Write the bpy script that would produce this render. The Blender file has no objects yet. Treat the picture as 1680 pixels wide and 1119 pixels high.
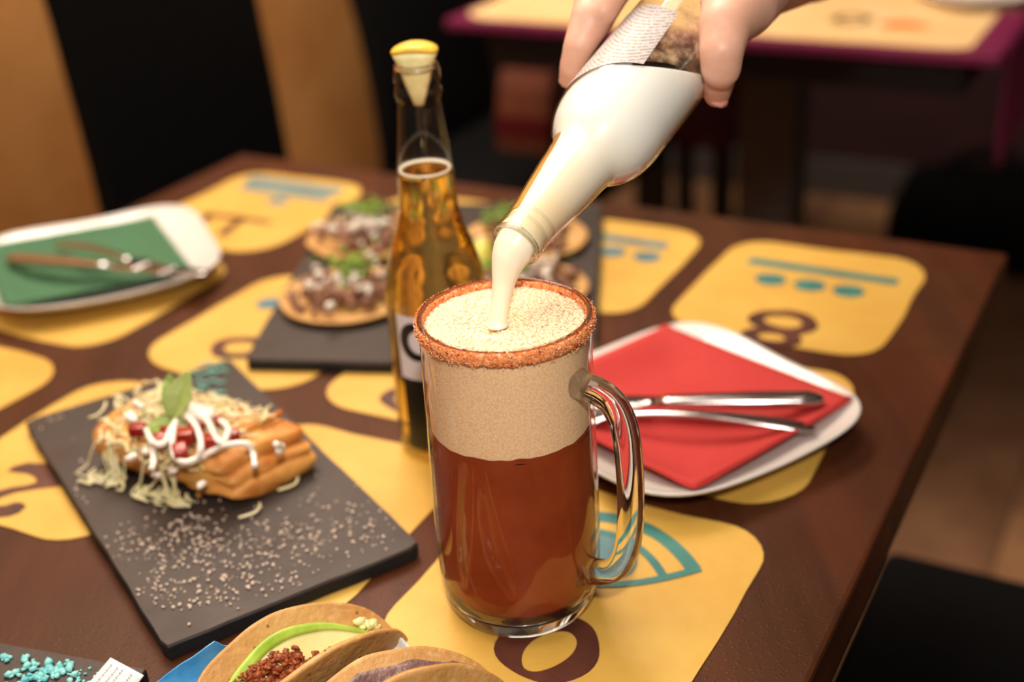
import bpy, bmesh, math, random
import numpy as np
from mathutils import Vector, Matrix, noise, geometry
random.seed(7)
C = bpy.context.scene.collection
SC = bpy.context.scene
pi = math.pi

# ------------------------------------------------------------------ camera
FPX, PITCH, ROLL, CAMH = 2100.0, math.radians(26.5), math.radians(-3.5), 0.44
FWD = Vector((0, math.cos(PITCH), -math.sin(PITCH)))
_u = Vector((0, math.sin(PITCH), math.cos(PITCH)))
RT = Vector((1, 0, 0)) * math.cos(ROLL) + _u * math.sin(ROLL)
UP = -Vector((1, 0, 0)) * math.sin(ROLL) + _u * math.cos(ROLL)
CAMP = Vector((0, 0, CAMH))
cd = bpy.data.cameras.new('camera')
cam = bpy.data.objects.new('camera', cd)
C.objects.link(cam)
m = Matrix((RT, UP, -FWD)).transposed().to_4x4()
m.translation = CAMP
cam.matrix_world = m
cd.sensor_width = 36.0
cd.lens = FPX * 36.0 / 1680.0
cd.clip_start = 0.02
cd.dof.use_dof = True
cd.dof.focus_distance = 0.625
cd.dof.aperture_fstop = 3.6
SC.camera = cam

# ------------------------------------------------------------------ world, lamps, exposure
w = bpy.data.worlds.new('world')
SC.world = w
w.use_nodes = True
w.node_tree.nodes['Background'].inputs[0].default_value = (1.0, 0.80, 0.62, 1)
w.node_tree.nodes['Background'].inputs[1].default_value = 0.10


def lamp(name, kind, loc, target, energy, color, size=0.1, size_y=None, spot=None):
    ld = bpy.data.lights.new(name, kind)
    ld.energy = energy
    ld.color = color
    if kind == 'AREA':
        ld.size = size
        if size_y:
            ld.shape = 'RECTANGLE'
            ld.size_y = size_y
    else:
        ld.shadow_soft_size = size
    if spot:
        ld.spot_size = math.radians(spot)
        ld.spot_blend = 0.6
    o = bpy.data.objects.new(name, ld)
    C.objects.link(o)
    o.location = loc
    d = Vector(target) - Vector(loc)
    o.rotation_euler = d.to_track_quat('-Z', 'Y').to_euler()
    return o


# light bounced off the ceiling, above and left of the table; a flash beside the camera
lamp('ceiling_lamp', 'AREA', (-0.60, 1.10, 1.9), (-0.25, 0.95, 0), 50, (1.0, 0.90, 0.78), 1.9, 1.9)
lamp('wall_fill', 'AREA', (-0.35, 2.0, 1.7), (-1.1, 2.0, -0.1), 38, (1.0, 0.86, 0.70), 0.9, 0.9)  # added fill to brighten the ochre wall, no fixture known there
lamp('flash', 'AREA', (0.02, -0.06, 0.66), (0.0, 0.62, 0.06), 5.4, (1.0, 0.93, 0.85), 0.045, 0.045)
SC.view_settings.view_transform = 'Standard'
SC.view_settings.look = 'None'
SC.view_settings.exposure = 0.14
SC.view_settings.gamma = 1.0
SC.view_settings.use_curve_mapping = False
SC.cycles.max_bounces = 14
SC.cycles.transparent_max_bounces = 24
SC.cycles.transmission_bounces = 14
SC.cycles.use_denoising = True


# ------------------------------------------------------------------ places
def ray(x, y):
    return RT * ((x - 840) / FPX) - UP * ((y - 559.5) / FPX) + FWD


def pl(x, y, z=0.0):
    """point of the photograph on the level z above the table"""
    d = ray(x, y)
    return CAMP + d * ((z - CAMH) / d.z)


def dep(x, y, d):
    return CAMP + ray(x, y) * d


TA = math.radians(-29.7)
EX = Vector((math.cos(TA), math.sin(TA), 0))
EY = Vector((-math.sin(TA), math.cos(TA), 0))
TO = pl(1655, 415)


def tw(tx, ty, z=0.0):
    """table frame (metres from the far right corner) to world"""
    return TO + EX * tx + EY * ty + Vector((0, 0, z))


FLOOR_Z = -0.78


# ------------------------------------------------------------------ mesh helpers
class MB:
    def __init__(s):
        s.v = []
        s.f = []
        s.mi = []

    def add(s, vs, fs, mi=0):
        o = len(s.v)
        s.v += [Vector(p) for p in vs]
        s.f += [tuple(i + o for i in f) for f in fs]
        s.mi += [mi] * len(fs)
        return s

    def box(s, c, ax, ay, az, mi=0):
        """centre and three half-axis vectors"""
        c = Vector(c)
        ax, ay, az = Vector(ax), Vector(ay), Vector(az)
        vs = [c + ax * i + ay * j + az * k for k in (-1, 1) for j in (-1, 1) for i in (-1, 1)]
        return s.add(vs, [(0, 2, 3, 1), (4, 5, 7, 6), (0, 1, 5, 4), (2, 6, 7, 3), (0, 4, 6, 2), (1, 3, 7, 5)], mi)

    def loft(s, rings, closed=True, caps=True, mi=0):
        n = len(rings[0])
        o = len(s.v)
        for r in rings:
            s.v += [Vector(p) for p in r]
        k = n if closed else n - 1
        for i in range(len(rings) - 1):
            for j in range(k):
                a, b = o + i * n + j, o + i * n + (j + 1) % n
                s.f.append((a, b, b + n, a + n))
                s.mi.append(mi)
        if caps:
            s.f.append(tuple(o + j for j in reversed(range(n))))
            s.f.append(tuple(o + (len(rings) - 1) * n + j for j in range(n)))
            s.mi += [mi, mi]
        return s

    def tube(s, pts, rad, n=10, caps=True, flat=1.0, mi=0):
        pts = [Vector(p) for p in pts]
        if not hasattr(rad, '__len__'):
            rad = [rad] * len(pts)
        rings = []
        up = None
        for i, p in enumerate(pts):
            t = (pts[min(i + 1, len(pts) - 1)] - pts[max(i - 1, 0)]).normalized()
            if up is None:
                up = Vector((0, 0, 1)) if abs(t.z) < 0.9 else Vector((1, 0, 0))
            sd = t.cross(up).normalized()
            up = sd.cross(t).normalized()
            rings.append([p + sd * math.cos(a) * rad[i] + up * math.sin(a) * rad[i] * flat
                          for a in [2 * pi * k / n for k in range(n)]])
        return s.loft(rings, True, caps, mi)

    def lathe(s, prof, base, ax=(0, 0, 1), n=64, caps=False, mi=0):
        """prof: (r, h) list; base: world point; ax: axis"""
        ax = Vector(ax).normalized()
        a1 = ax.orthogonal().normalized()
        a2 = ax.cross(a1)
        base = Vector(base)
        rings = [[base + ax * h + (a1 * math.cos(2 * pi * k / n) + a2 * math.sin(2 * pi * k / n)) * r for k in range(n)]
                 for r, h in prof]
        return s.loft(rings, True, caps, mi)

    def prism(s, poly, up, mi=0):
        """flat polygon (world points) with a thickness vector"""
        n = len(poly)
        up = Vector(up)
        vs = [Vector(p) for p in poly] + [Vector(p) + up for p in poly]
        fs = [tuple(reversed(range(n))), tuple(range(n, 2 * n))]
        fs += [(i, (i + 1) % n, n + (i + 1) % n, n + i) for i in range(n)]
        return s.add(vs, fs, mi)

    def ringpoly(s, outer, inner, up, mi=0):
        n = len(outer)
        up = Vector(up)
        vs = [Vector(p) for p in outer] + [Vector(p) for p in inner]
        vs += [p + up for p in vs]
        fs = []
        for i in range(n):
            j = (i + 1) % n
            fs += [(2 * n + i, 2 * n + j, 3 * n + j, 3 * n + i), (i, j, 2 * n + j, 2 * n + i), (n + j, n + i, 3 * n + i, 3 * n + j), (j, i, n + i, n + j)]
        return s.add(vs, fs, mi)

    def blob(s, c, r, sq=(1, 1, 1), sub=1, amp=0.25, mi=0, seed=None):
        vs, fs = ICO[sub]
        c = Vector(c)
        q = random.random() * 100 if seed is None else seed
        rot = Matrix.Rotation(random.random() * 6.28, 3, 'Z') @ Matrix.Rotation(random.uniform(-.6, .6), 3, 'X')
        out = []
        for p in vs:
            k = 1 + amp * noise.noise(p * 1.7 + Vector((q, q * .3, -q)))
            out.append(c + rot @ Vector((p.x * sq[0], p.y * sq[1], p.z * sq[2])) * (r * k))
        return s.add(out, fs, mi)

    def grid(s, P, nu, nv, mi=0, closed_v=False):
        """P(i/nu, j/nv) -> point"""
        vs = [P(i / nu, j / nv) for i in range(nu + 1) for j in range(nv + 1)]
        fs = [(i * (nv + 1) + j, (i + 1) * (nv + 1) + j, (i + 1) * (nv + 1) + j + 1, i * (nv + 1) + j + 1)
              for i in range(nu) for j in range(nv)]
        return s.add(vs, fs, mi)


def _ico(sub):
    bm = bmesh.new()
    bmesh.ops.create_icosphere(bm, subdivisions=sub, radius=1)
    r = ([v.co.copy() for v in bm.verts], [tuple(v.index for v in f.verts) for f in bm.faces])
    bm.free()
    return r


ICO = {k: _ico(k) for k in (1, 2, 3, 4)}


def root_loc(o):
    while o.parent:
        o = o.parent
    return Vector(o.location)


def obj(name, mb, mats, parent=None, smooth=True, bevel=0, bseg=2, auto=None, kind=None, label=None, loc=None, solid=0, sub=0):
    org = root_loc(parent) if parent else (Vector(loc) if loc is not None else Vector((0, 0, 0)))
    me = bpy.data.meshes.new(name)
    me.from_pydata([p - org for p in mb.v], [], mb.f)
    if not isinstance(mats, (list, tuple)):
        mats = [mats]
    for q in mats:
        me.materials.append(q)
    me.polygons.foreach_set('material_index', mb.mi)
    bm = bmesh.new()
    bm.from_mesh(me)
    bmesh.ops.recalc_face_normals(bm, faces=bm.faces)
    bm.to_mesh(me)
    bm.free()
    me.polygons.foreach_set('use_smooth', [smooth] * len(me.polygons))
    o = bpy.data.objects.new(name, me)
    C.objects.link(o)
    if parent:
        o.parent = parent
    elif loc is not None:
        o.location = loc
    if solid:
        md = o.modifiers.new('solid', 'SOLIDIFY')
        md.thickness = solid
        md.offset = 0
    if bevel:
        md = o.modifiers.new('bevel', 'BEVEL')
        md.width = bevel
        md.segments = bseg
        md.limit_method = 'ANGLE'
        md.angle_limit = math.radians(40)
    if sub:
        md = o.modifiers.new('sub', 'SUBSURF')
        md.levels = sub
        md.render_levels = sub
    if auto is not None:
        for e in me.edges:
            pass
        me.set_sharp_from_angle(angle=math.radians(auto))
    if kind:
        o['kind'] = kind
    if label:
        o['label'] = label
    return o


def tag(o, label, cat, group=None, kind=None):
    o['label'] = label
    o['category'] = cat
    if group:
        o['group'] = group
    if kind:
        o['kind'] = kind
    return o


def thing(name, loc, label, cat, group=None):
    o = bpy.data.objects.new(name, None)
    C.objects.link(o)
    o.location = loc
    o.empty_display_size = 0.02
    return tag(o, label, cat, group)


# ------------------------------------------------------------------ materials
def lin(c):
    return tuple(((v / 255) / 12.92 if v / 255 <= 0.04045 else ((v / 255 + 0.055) / 1.055) ** 2.4) for v in c) + (1,)


class N:
    """small node helper"""

    def __init__(s, name):
        s.m = bpy.data.materials.new(name)
        s.m.use_nodes = True
        s.t = s.m.node_tree
        s.t.nodes.clear()
        s.out = s.n('ShaderNodeOutputMaterial')
        s.co = s.n('ShaderNodeTexCoord').outputs['Object']

    def n(s, ty, **kw):
        q = s.t.nodes.new(ty)
        for k, v in kw.items():
            setattr(q, k, v)
        return q

    def l(s, a, b):
        s.t.links.new(a, b)

    def val(s, sock, v):
        if hasattr(v, 'links') or hasattr(v, 'is_linked'):
            s.l(v, sock)
        else:
            sock.default_value = v

    def noise(s, scale, detail=4, rough=.55, vec=None, dist=0):
        q = s.n('ShaderNodeTexNoise')
        q.inputs['Scale'].default_value = scale
        q.inputs['Detail'].default_value = detail
        q.inputs['Roughness'].default_value = rough
        q.inputs['Distortion'].default_value = dist
        s.l(vec or s.co, q.inputs['Vector'])
        return q.outputs['Fac']

    def voro(s, scale, feature='F1', vec=None, rnd=1.0, out='Distance'):
        q = s.n('ShaderNodeTexVoronoi', feature=feature)
        q.inputs['Scale'].default_value = scale
        q.inputs['Randomness'].default_value = rnd
        s.l(vec or s.co, q.inputs['Vector'])
        return q.outputs[out]

    def ramp(s, fac, stops):
        q = s.n('ShaderNodeValToRGB')
        e = q.color_ramp.elements
        while len(e) < len(stops):
            e.new(0.5)
        for a, (p, c) in zip(e, stops):
            a.position = p
            a.color = c if len(c) == 4 else tuple(c) + (1,)
        s.l(fac, q.inputs[0])
        return q.outputs[0]

    def mix(s, fac, a, b):
        q = s.n('ShaderNodeMix', data_type='RGBA')
        s.val(q.inputs[0], fac)
        s.val(q.inputs[6], a)
        s.val(q.inputs[7], b)
        return q.outputs[2]

    def math(s, op, a, b=0.0):
        q = s.n('ShaderNodeMath', operation=op)
        s.val(q.inputs[0], a)
        s.val(q.inputs[1], b)
        return q.outputs[0]

    def map(s, scale=(1, 1, 1), rot=(0, 0, 0)):
        q = s.n('ShaderNodeMapping')
        q.inputs['Scale'].default_value = scale
        q.inputs['Rotation'].default_value = rot
        s.l(s.co, q.inputs['Vector'])
        return q.outputs[0]

    def bump(s, h, strength=.3, dist=.001, nrm=None):
        q = s.n('ShaderNodeBump')
        q.inputs['Strength'].default_value = strength
        q.inputs['Distance'].default_value = dist
        s.l(h, q.inputs['Height'])
        if nrm:
            s.l(nrm, q.inputs['Normal'])
        return q.outputs[0]

    def pbr(s, color, rough=.5, metal=0.0, nrm=None, sss=0.0, sssr=(1, .5, .3), ssss=.003, spec=.5, coat=0.0, trans=0.0, ior=1.45):
        q = s.n('ShaderNodeBsdfPrincipled')
        s.val(q.inputs['Base Color'], color)
        s.val(q.inputs['Roughness'], rough)
        q.inputs['Metallic'].default_value = metal
        q.inputs['Specular IOR Level'].default_value = spec
        q.inputs['Subsurface Weight'].default_value = sss
        q.inputs['Subsurface Radius'].default_value = sssr
        q.inputs['Subsurface Scale'].default_value = ssss
        q.inputs['Coat Weight'].default_value = coat
        q.inputs['Transmission Weight'].default_value = trans
        q.inputs['IOR'].default_value = ior
        if nrm:
            s.l(nrm, q.inputs['Normal'])
        s.l(q.outputs[0], s.out.inputs[0])
        return s.m


def simple(name, c, rough=.5, metal=0.0, var=.12, scale=40, bump=0, bscale=200, bdist=.0006, **kw):
    b = N(name)
    a = lin(c)
    lo = tuple(x * (1 - var) for x in a[:3]) + (1,)
    hi = tuple(min(1, x * (1 + var)) for x in a[:3]) + (1,)
    col = b.mix(b.ramp(b.noise(scale), [(.3, (0, 0, 0)), (.7, (1, 1, 1))]), lo, hi)
    nr = b.bump(b.noise(bscale, 3), bump, bdist) if bump else None
    return b.pbr(col, rough, metal, nr, **kw)


def two(name, c1, c2, scale, rough=.6, lo=.35, hi=.65, bump=.3, bscale=300, bdist=.001, detail=5, **kw):
    b = N(name)
    col = b.mix(b.ramp(b.noise(scale, detail), [(lo, (0, 0, 0)), (hi, (1, 1, 1))]), lin(c1), lin(c2))
    return b.pbr(col, rough, 0, b.bump(b.noise(bscale, 4), bump, bdist) if bump else None, **kw)


def thin_glass(name, tint=(1, 1, 1), f0=.05, rough=.02):
    b = N(name)
    g = b.n('ShaderNodeNewGeometry')
    d = b.n('ShaderNodeVectorMath', operation='DOT_PRODUCT')
    b.l(g.outputs['Normal'], d.inputs[0])
    b.l(g.outputs['Incoming'], d.inputs[1])
    c = b.math('SUBTRACT', 1.0, b.math('ABSOLUTE', d.outputs['Value']))
    p = b.math('POWER', c, 4.0)
    f = b.math('ADD', b.math('MULTIPLY', p, 1 - f0), f0)
    tr = b.n('ShaderNodeBsdfTransparent')
    tr.inputs[0].default_value = tint + (1,)
    gl = b.n('ShaderNodeBsdfGlossy')
    gl.inputs['Roughness'].default_value = rough
    mx = b.n('ShaderNodeMixShader')
    b.l(f, mx.inputs[0])
    b.l(tr.outputs[0], mx.inputs[1])
    b.l(gl.outputs[0], mx.inputs[2])
    b.l(mx.outputs[0], b.out.inputs[0])
    return b.m


def glass(name, color=(1, 1, 1), ior=1.47, rough=0.0):
    b = N(name)
    q = b.n('ShaderNodeBsdfGlass')
    q.inputs['Color'].default_value = color + (1,)
    q.inputs['IOR'].default_value = ior
    q.inputs['Roughness'].default_value = rough
    b.l(q.outputs[0], b.out.inputs[0])
    return b.m


M = {}
# table wood: dark brown, redder in places, with a leathery varnish
b = N('table_varnish')
n1 = b.noise(3.5, 5, .6)
grain = b.noise(30, 5, .6, b.map((1.0, .06, 1), (0, 0, -TA)))
col = b.mix(b.ramp(n1, [(.32, (0, 0, 0)), (.68, (1, 1, 1))]), lin((74, 43, 20)), lin((88, 41, 21)))
col = b.mix(b.math('MULTIPLY', b.ramp(grain, [(.35, (0, 0, 0)), (.7, (1, 1, 1))]), .55), col, lin((38, 20, 13)))
pits = b.ramp(b.voro(330), [(.0, (1, 1, 1)), (.35, (0, 0, 0))])
M['wood'] = b.pbr(col, b.ramp(b.noise(12), [(.3, (.36,) * 3), (.7, (.55,) * 3)]), 0,
                  b.bump(pits, .35, .0006, b.bump(b.noise(420, 3), .25, .0005)), spec=.22)
M['wood_edge'] = simple('worn_table_edge', (46, 26, 20), .6, bump=.4)
# painted tiles
b = N('yellow_paint')
col = b.mix(b.ramp(b.noise(9, 5, .65), [(.3, (0, 0, 0)), (.7, (1, 1, 1))]), lin((200, 150, 58)), lin((214, 173, 82)))
col = b.mix(b.math('MULTIPLY', b.ramp(b.noise(260, 2), [(.62, (0, 0, 0)), (.8, (1, 1, 1))]), .22), col, lin((196, 128, 40)))
M['yellow'] = b.pbr(col, .5, 0, b.bump(b.noise(400, 3), .15, .0004))
M['teal'] = two('teal_paint', (42, 106, 106), (62, 126, 114), 30, .5, bump=.1)
M['blue_grey'] = two('blue_grey_paint', (70, 112, 122), (96, 130, 134), 30, .5, bump=.1)
M['brown_paint'] = two('brown_paint', (58, 30, 22), (96, 50, 36), 22, .45, bump=.2)
M['print_grey'] = simple('pale_print', (168, 164, 166), .7)
M['bag_orange'] = simple('dull_orange', (96, 42, 14), .7)
M['orange_paint'] = simple('orange_paint', (226, 110, 40), .5)
# slate
b = N('slate')
col = b.mix(b.ramp(b.noise(14, 6, .65), [(.3, (0, 0, 0)), (.7, (1, 1, 1))]), lin((46, 36, 31)), lin((58, 46, 40)))
M['slate'] = b.pbr(col, b.ramp(b.noise(25), [(.3, (.42,) * 3), (.7, (.58,) * 3)]), 0, b.bump(b.noise(240, 4), .25, .0006))
M['slate_edge'] = simple('shaded_slate_edge', (20, 18, 18), .75, bump=.6, bscale=300)  # rough cut sides of the same slate, their shade put into the colour
M['ceramic'] = simple('white_ceramic', (224, 216, 208), .16, var=.02, coat=.3)
M['red_napkin'] = simple('red_paper', (186, 50, 45), .8, var=.05, scale=300, bump=.25, bscale=700, bdist=.0004)
M['green_napkin'] = simple('green_paper', (62, 104, 70), .8, var=.06, scale=300, bump=.25, bscale=700, bdist=.0004)
M['white_paper'] = simple('white_paper', (240, 236, 230), .8, var=.03)
M['steel'] = simple('polished_steel', (205, 200, 198), .16, 1.0, var=.03)
M['black_fabric'] = simple('black_upholstery', (9, 8, 8), .8, var=.2, bump=.3, bscale=600, spec=.15)
M['dark_wood'] = simple('dark_wood', (30, 20, 16), .5, var=.2)
M['grey_metal'] = simple('grey_metal', (84, 76, 72), .45, .4)
M['red_vinyl'] = simple('red_vinyl', (84, 8, 10), .5)
M['maroon_wall'] = two('maroon_wall', (38, 10, 10), (50, 16, 14), 3, .8, bump=0)
b = N('ochre_plaster')
col = b.mix(b.ramp(b.noise(3.2, 5, .65), [(.28, (0, 0, 0)), (.72, (1, 1, 1))]), lin((186, 116, 52)), lin((228, 162, 92)))
M['ochre'] = b.pbr(col, .75, 0, b.bump(b.noise(60, 4), .3, .003))
M['cream'] = two('cream_paint', (226, 184, 120), (236, 202, 146), 8, .55, bump=0)
M['magenta'] = simple('magenta_paint', (112, 16, 62), .6)
M['plank_a'] = two('floor_plank_brown', (140, 98, 66), (160, 116, 80), 8, .55, bump=.1)
M['plank_b'] = two('floor_plank_dark', (116, 80, 56), (140, 100, 70), 8, .55, bump=.1)
M['subfloor'] = simple('subfloor', (40, 28, 20), .8)
# glass and drink
M['mug_glass'] = thin_glass('thin_clear_glass', (.97, .97, .95), .05)
M['bottle_glass'] = thin_glass('thin_bottle_glass', (.97, .97, .94), .06)
M['glass'] = glass('thick_clear_glass', (.985, .985, .97))
M['amber_beer'] = glass('amber_beer', (1.0, .86, .46), 1.34, .14)
b = N('cloudy_red_beer')
spk = b.ramp(b.voro(700), [(.0, (1, 1, 1)), (.16, (0, 0, 0))])
col = b.mix(b.ramp(b.noise(26, 4, .6), [(.3, (0, 0, 0)), (.7, (1, 1, 1))]), lin((132, 50, 22)), lin((156, 70, 32)))
col = b.mix(b.math('MULTIPLY', b.math('MULTIPLY', spk, b.ramp(b.noise(60, 3), [(.45, (0, 0, 0)), (.65, (1, 1, 1))])), .45), col, lin((196, 120, 66)))
M['red_beer'] = b.pbr(col, .5, 0, spec=.1, sss=.25, sssr=(1, .3, .08), ssss=.01)
b = N('mug_foam_side')
vo = b.voro(900)
col = b.mix(b.ramp(vo, [(.15, (0, 0, 0)), (.75, (1, 1, 1))]), lin((252, 216, 174)), lin((238, 192, 148)))
M['foam_side'] = b.pbr(col, .45, 0, b.bump(vo, .35, -.0003), sss=.3, sssr=(1, .75, .45), ssss=.004, spec=.4)
b = N('mug_foam_top')
vo = b.voro(430)
v2 = b.voro(760)
col = b.mix(b.ramp(vo, [(.2, (0, 0, 0)), (.75, (1, 1, 1))]), lin((253, 230, 196)), lin((238, 190, 140)))
M['foam_top'] = b.pbr(col, .3, 0, b.bump(v2, .3, -.0006, b.bump(vo, 1.0, -.0020)), sss=.3, sssr=(1, .75, .45), ssss=.004)
M['foam_bubble'] = simple('foam_bubble', (250, 226, 186), .18, var=.06, scale=160, sss=.3, ssss=.003)
b = N('poured_foam')
col = b.mix(b.ramp(b.noise(60, 3), [(.3, (0, 0, 0)), (.7, (1, 1, 1))]), lin((246, 230, 200)), lin((252, 240, 216)))
M['foam'] = b.pbr(col, .28, 0, b.bump(b.voro(900), .18, -.0003), sss=.4, sssr=(1, .8, .55), ssss=.006)
b = N('bottle_foam')
ax_w = (RT * .52 + UP * .69 + FWD * .50).normalized()
dt = b.n('ShaderNodeVectorMath', operation='DOT_PRODUCT')
b.l(b.co, dt.inputs[0])
dt.inputs[1].default_value = ax_w
along = b.math('ADD', dt.outputs['Value'], b.math('MULTIPLY', b.math('SUBTRACT', b.noise(30, 4), .5), .05))
col = b.mix(b.ramp(b.math('MULTIPLY', along, 8), [(.12, (0, 0, 0)), (.62, (1, 1, 1))]), lin((244, 220, 182)), lin((252, 248, 242)))
M['bottle_foam'] = b.pbr(col, .4, 0, sss=.3, sssr=(1, .85, .65), ssss=.006)
M['neck_foam'] = two('neck_foam', (228, 190, 132), (244, 220, 178), 60, .35, bump=.3, bscale=900, bdist=.0004, sss=.3, ssss=.005)
M['golden_beer'] = simple('golden_beer_film', (222, 162, 82), .2, var=.1)
b = N('chili_salt')
v = b.voro(900, out='Color')
sep = b.n('ShaderNodeSeparateColor')
b.l(v, sep.inputs[0])
col = b.ramp(sep.outputs[0], [(0, lin((104, 34, 18))[:3]), (.05, lin((226, 108, 48))[:3]), (.45, lin((244, 146, 78))[:3]), (.8, lin((250, 178, 112))[:3]), (1, lin((246, 200, 170))[:3])])
M['chili'] = b.pbr(col, .55, 0, b.bump(b.voro(1400), .9, .0006))
M['chili_grain'] = two('chili_grain', (236, 120, 58), (250, 176, 116), 700, .5, bump=0)
M['salt_grain'] = simple('salt_grain', (240, 214, 200), .4)
M['pepper_grain'] = simple('dark_chili_flake', (60, 16, 10), .5)
b = N('foam_residue')
msk = b.ramp(b.noise(90, 6, .62), [(.40, (.08,) * 3), (.60, (.75,) * 3)])
df = b.n('ShaderNodeBsdfDiffuse')
b.l(b.mix(b.ramp(b.noise(160, 4), [(.35, (0, 0, 0)), (.65, (1, 1, 1))]), lin((150, 106, 76)), lin((226, 190, 156))), df.inputs[0])
tr_n = b.n('ShaderNodeBsdfTransparent')
mx = b.n('ShaderNodeMixShader')
b.l(msk, mx.inputs[0])
b.l(tr_n.outputs[0], mx.inputs[1])
b.l(df.outputs[0], mx.inputs[2])
b.l(mx.outputs[0], b.out.inputs[0])
M['residue'] = b.m
# labels
b = N('printed_back_label')
wv = b.n('ShaderNodeTexWave', wave_type='BANDS', bands_direction='Z')
wv.inputs['Scale'].default_value = 290
b.l(b.co, wv.inputs['Vector'])
txt = b.math('MULTIPLY', b.ramp(wv.outputs['Fac'], [(.45, (0, 0, 0)), (.6, (1, 1, 1))]), b.ramp(b.noise(600, 2), [(.42, (0, 0, 0)), (.5, (1, 1, 1))]))
col = b.mix(b.math('MULTIPLY', txt, .7), lin((198, 186, 180)), lin((124, 110, 104)))
col = b.mix(b.ramp(b.noise(230, 3), [(.66, (0, 0, 0)), (.72, (1, 1, 1))]), col, lin((96, 66, 46)))
M['back_label'] = b.pbr(col, .5)
M['white_label'] = simple('white_label', (214, 204, 204), .5, var=.04)
M['black_label'] = simple('black_label', (14, 13, 14), .35)
# food
b = N('lemon_peel')
M['lemon_peel'] = b.pbr(b.mix(b.noise(90), lin((240, 178, 40)), lin((250, 208, 80))), .4, 0, b.bump(b.voro(700), .4, .0005))
M['lemon_flesh'] = simple('lemon_flesh', (250, 232, 170), .3, sss=.4, ssss=.005, var=.06, scale=200)
M['lime'] = simple('lime_flesh', (206, 196, 88), .35, var=.1, scale=120)
M['lime_peel'] = simple('lime_peel', (112, 140, 40), .4)
M['fried_tortilla'] = two('fried_tortilla', (206, 132, 56), (232, 172, 92), 32, .5, bump=.35, bscale=180, bdist=.002, sss=.1, ssss=.004)
M['fold_tortilla'] = two('fried_tortilla_fold', (196, 112, 42), (232, 168, 88), 40, .5, bump=.3, bscale=160, bdist=.002)
b = N('corn_tortilla')
col = b.mix(b.ramp(b.noise(38, 6, .6), [(.3, (0, 0, 0)), (.7, (1, 1, 1))]), lin((182, 128, 66)), lin((208, 162, 98)))
col = b.mix(b.math('MULTIPLY', b.ramp(b.noise(120, 4), [(.58, (0, 0, 0)), (.75, (1, 1, 1))]), .5), col, lin((232, 196, 140)))
col = b.mix(b.ramp(b.noise(170, 2), [(.70, (0, 0, 0)), (.76, (1, 1, 1))]), col, lin((128, 62, 26)))
M['corn_tortilla'] = b.pbr(col, .5, 0, b.bump(b.noise(260, 5), .7, .0014), sss=.1, ssss=.004)
M['lettuce'] = two('pale_lettuce', (222, 206, 150), (240, 228, 188), 60, .5, bump=0, sss=.2, ssss=.003)
M['green_lettuce'] = two('green_lettuce', (186, 186, 104), (210, 206, 136), 60, .5, bump=0)
M['tomato'] = simple('tomato', (150, 36, 20), .25, var=.2, scale=150, sss=.2, ssss=.003)
M['cream_sauce'] = simple('sour_cream', (246, 232, 218), .3, var=.03, sss=.3, ssss=.003)
M['leaf'] = two('herb_leaf', (104, 124, 34), (138, 156, 66), 90, .4, bump=.3, bscale=300)
M['leaf_light'] = two('pale_herb_leaf', (146, 162, 76), (176, 186, 108), 90, .4, bump=.3, bscale=300)
M['cheese'] = simple('grated_cheese', (204, 182, 164), .6, var=.06)
M['turquoise'] = two('turquoise_crumb', (86, 176, 182), (150, 214, 208), 120, .6, bump=0)
M['turquoise_paint'] = two('turquoise_icing', (88, 148, 132), (120, 176, 160), 90, .6, bump=0)
M['meat'] = two('shredded_meat', (104, 64, 48), (168, 120, 92), 90, .5, bump=.4)
M['onion'] = simple('diced_onion', (232, 220, 204), .4, var=.05, sss=.2, ssss=.003)
M['cilantro'] = two('chopped_cilantro', (84, 128, 24), (140, 160, 60), 200, .5, bump=0)
b = N('chorizo')
col = b.mix(b.ramp(b.noise(170, 5), [(.3, (0, 0, 0)), (.7, (1, 1, 1))]), lin((104, 42, 18)), lin((166, 84, 42)))
M['chorizo'] = b.pbr(col, .4, 0, b.bump(b.noise(420, 4), .8, .001))
M['avocado'] = two('avocado_flesh', (226, 214, 140), (238, 228, 170), 60, .35, bump=.15, sss=.2, ssss=.003)
M['avocado_green'] = two('avocado_green_rim', (140, 172, 48), (176, 200, 84), 60, .35, bump=.15)
M['beans'] = two('refried_beans', (92, 66, 64), (136, 104, 96), 130, .3, bump=.6, bscale=260, bdist=.002)
M['egg'] = simple('yellow_cheese', (232, 170, 40), .4)
M['blue_wrap'] = two('blue_wrap', (64, 164, 236), (120, 200, 250), 40, .22, bump=.2, bscale=90)
b = N('skin')
col = b.mix(b.ramp(b.noise(34, 4, .6), [(.3, (0, 0, 0)), (.7, (1, 1, 1))]), lin((208, 154, 128)), lin((228, 180, 156)))
M['skin'] = b.pbr(col, .45, 0, b.bump(b.voro(1500), .12, .0003, b.bump(b.noise(150, 3), .2, .001)), sss=.25, sssr=(1, .35, .18), ssss=.006)
M['nail'] = simple('fingernail', (206, 142, 124), .25)

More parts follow.
